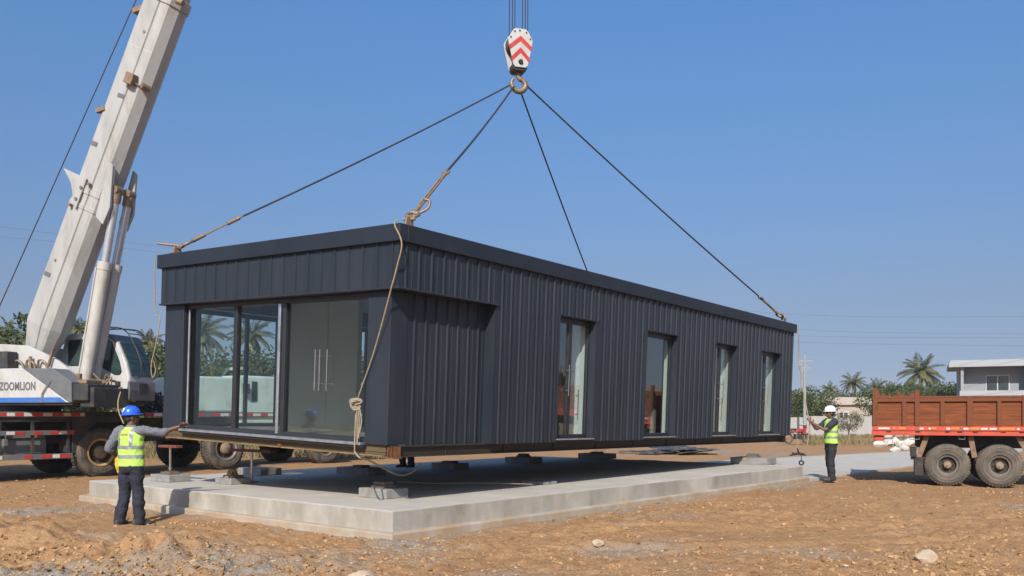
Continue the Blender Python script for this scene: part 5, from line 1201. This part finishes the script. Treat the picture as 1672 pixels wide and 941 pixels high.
# ================================================================== dusty air
b = MB(); b.box(-160, -60, -1.5, 170, 260, 40); hzo = b.build('haze', nodes('haze_mat')[0]); tag(hzo, 'thin pale dust haze over the whole lot', 'haze', kind='stuff')
hm_, hn = MATS['haze_mat'], MATS['haze_mat'].node_tree; hn.nodes.clear(); ho = hn.nodes.new('ShaderNodeOutputMaterial'); hv = hn.nodes.new('ShaderNodeVolumePrincipled')
hv.inputs['Density'].default_value = .0005; hv.inputs['Color'].default_value = (.86, .91, 1, 1); hv.inputs['Anisotropy'].default_value = .2; hn.links.new(hv.outputs[0], ho.inputs['Volume'])
# ================================================================== camera, sky, sun
cam = bpy.data.cameras.new('camera'); co = bpy.data.objects.new('camera', cam); COL.objects.link(co); S.camera = co
co.location = (0, 0, CAM_Z); co.rotation_euler = (R(90), 0, 0); cam.sensor_width = 36; cam.lens = F_PX/1672*36; cam.shift_y = (HZN-470.5)/1672; cam.clip_end = 3000; cam.clip_start = .1
w = bpy.data.worlds.new('World'); S.world = w; w.use_nodes = True; nt = w.node_tree; nt.nodes.clear()
sky = nt.nodes.new('ShaderNodeTexSky'); sky.sky_type = 'NISHITA'; sky.sun_disc = False; sky.sun_elevation = R(36); sky.sun_rotation = R(190); sky.air_density = 1.0; sky.dust_density = 1.3; sky.ozone_density = 2.6; sky.altitude = 100
bg = nt.nodes.new('ShaderNodeBackground'); bg.inputs[1].default_value = .15; wo = nt.nodes.new('ShaderNodeOutputWorld')
tcw = nt.nodes.new('ShaderNodeTexCoord'); sx = nt.nodes.new('ShaderNodeSeparateXYZ'); cx_ = nt.nodes.new('ShaderNodeCombineXYZ'); mz = nt.nodes.new('ShaderNodeMath'); mz.operation = 'MULTIPLY_ADD'
mz.inputs[1].default_value = .85; mz.inputs[2].default_value = .115       # hazy horizon kept blue
nt.links.new(tcw.outputs['Generated'], sx.inputs[0]); nt.links.new(sx.outputs[2], mz.inputs[0])
for i in (0, 1): nt.links.new(sx.outputs[i], cx_.inputs[i])
nt.links.new(mz.outputs[0], cx_.inputs[2]); nt.links.new(cx_.outputs[0], sky.inputs[0])
hs = nt.nodes.new('ShaderNodeHueSaturation'); hs.inputs['Saturation'].default_value = 1.12
hz = ramp(nt, sx.outputs[2], [(0, (.60, .46, .43)), (.12, (.64, .55, .52)), (.25, (.71, .72, .75)), (.42, (.77, .875, .96)), (1, (1, 1, 1))])
mu_ = mixc(nt, 1, sky.outputs[0], hz.outputs[0], 'MULTIPLY')                # dusty air low over the land
nt.links.new(mu_, hs.inputs['Color']); nt.links.new(hs.outputs[0], bg.inputs[0]); nt.links.new(bg.outputs[0], wo.inputs[0])
su = bpy.data.lights.new('sun', 'SUN'); su.energy = 4.6; su.angle = R(.5); su.color = (1, .94, .85)
so = bpy.data.objects.new('sun', su); COL.objects.link(so); so.rotation_euler = (R(54), 0, R(-10))
S.view_settings.view_transform = 'Standard'; S.view_settings.look = 'None'; S.view_settings.exposure = .30; S.view_settings.gamma = 1
S.render.engine = 'CYCLES'; S.cycles.max_bounces = 8; S.cycles.transparent_max_bounces = 12; S.cycles.use_denoising = True
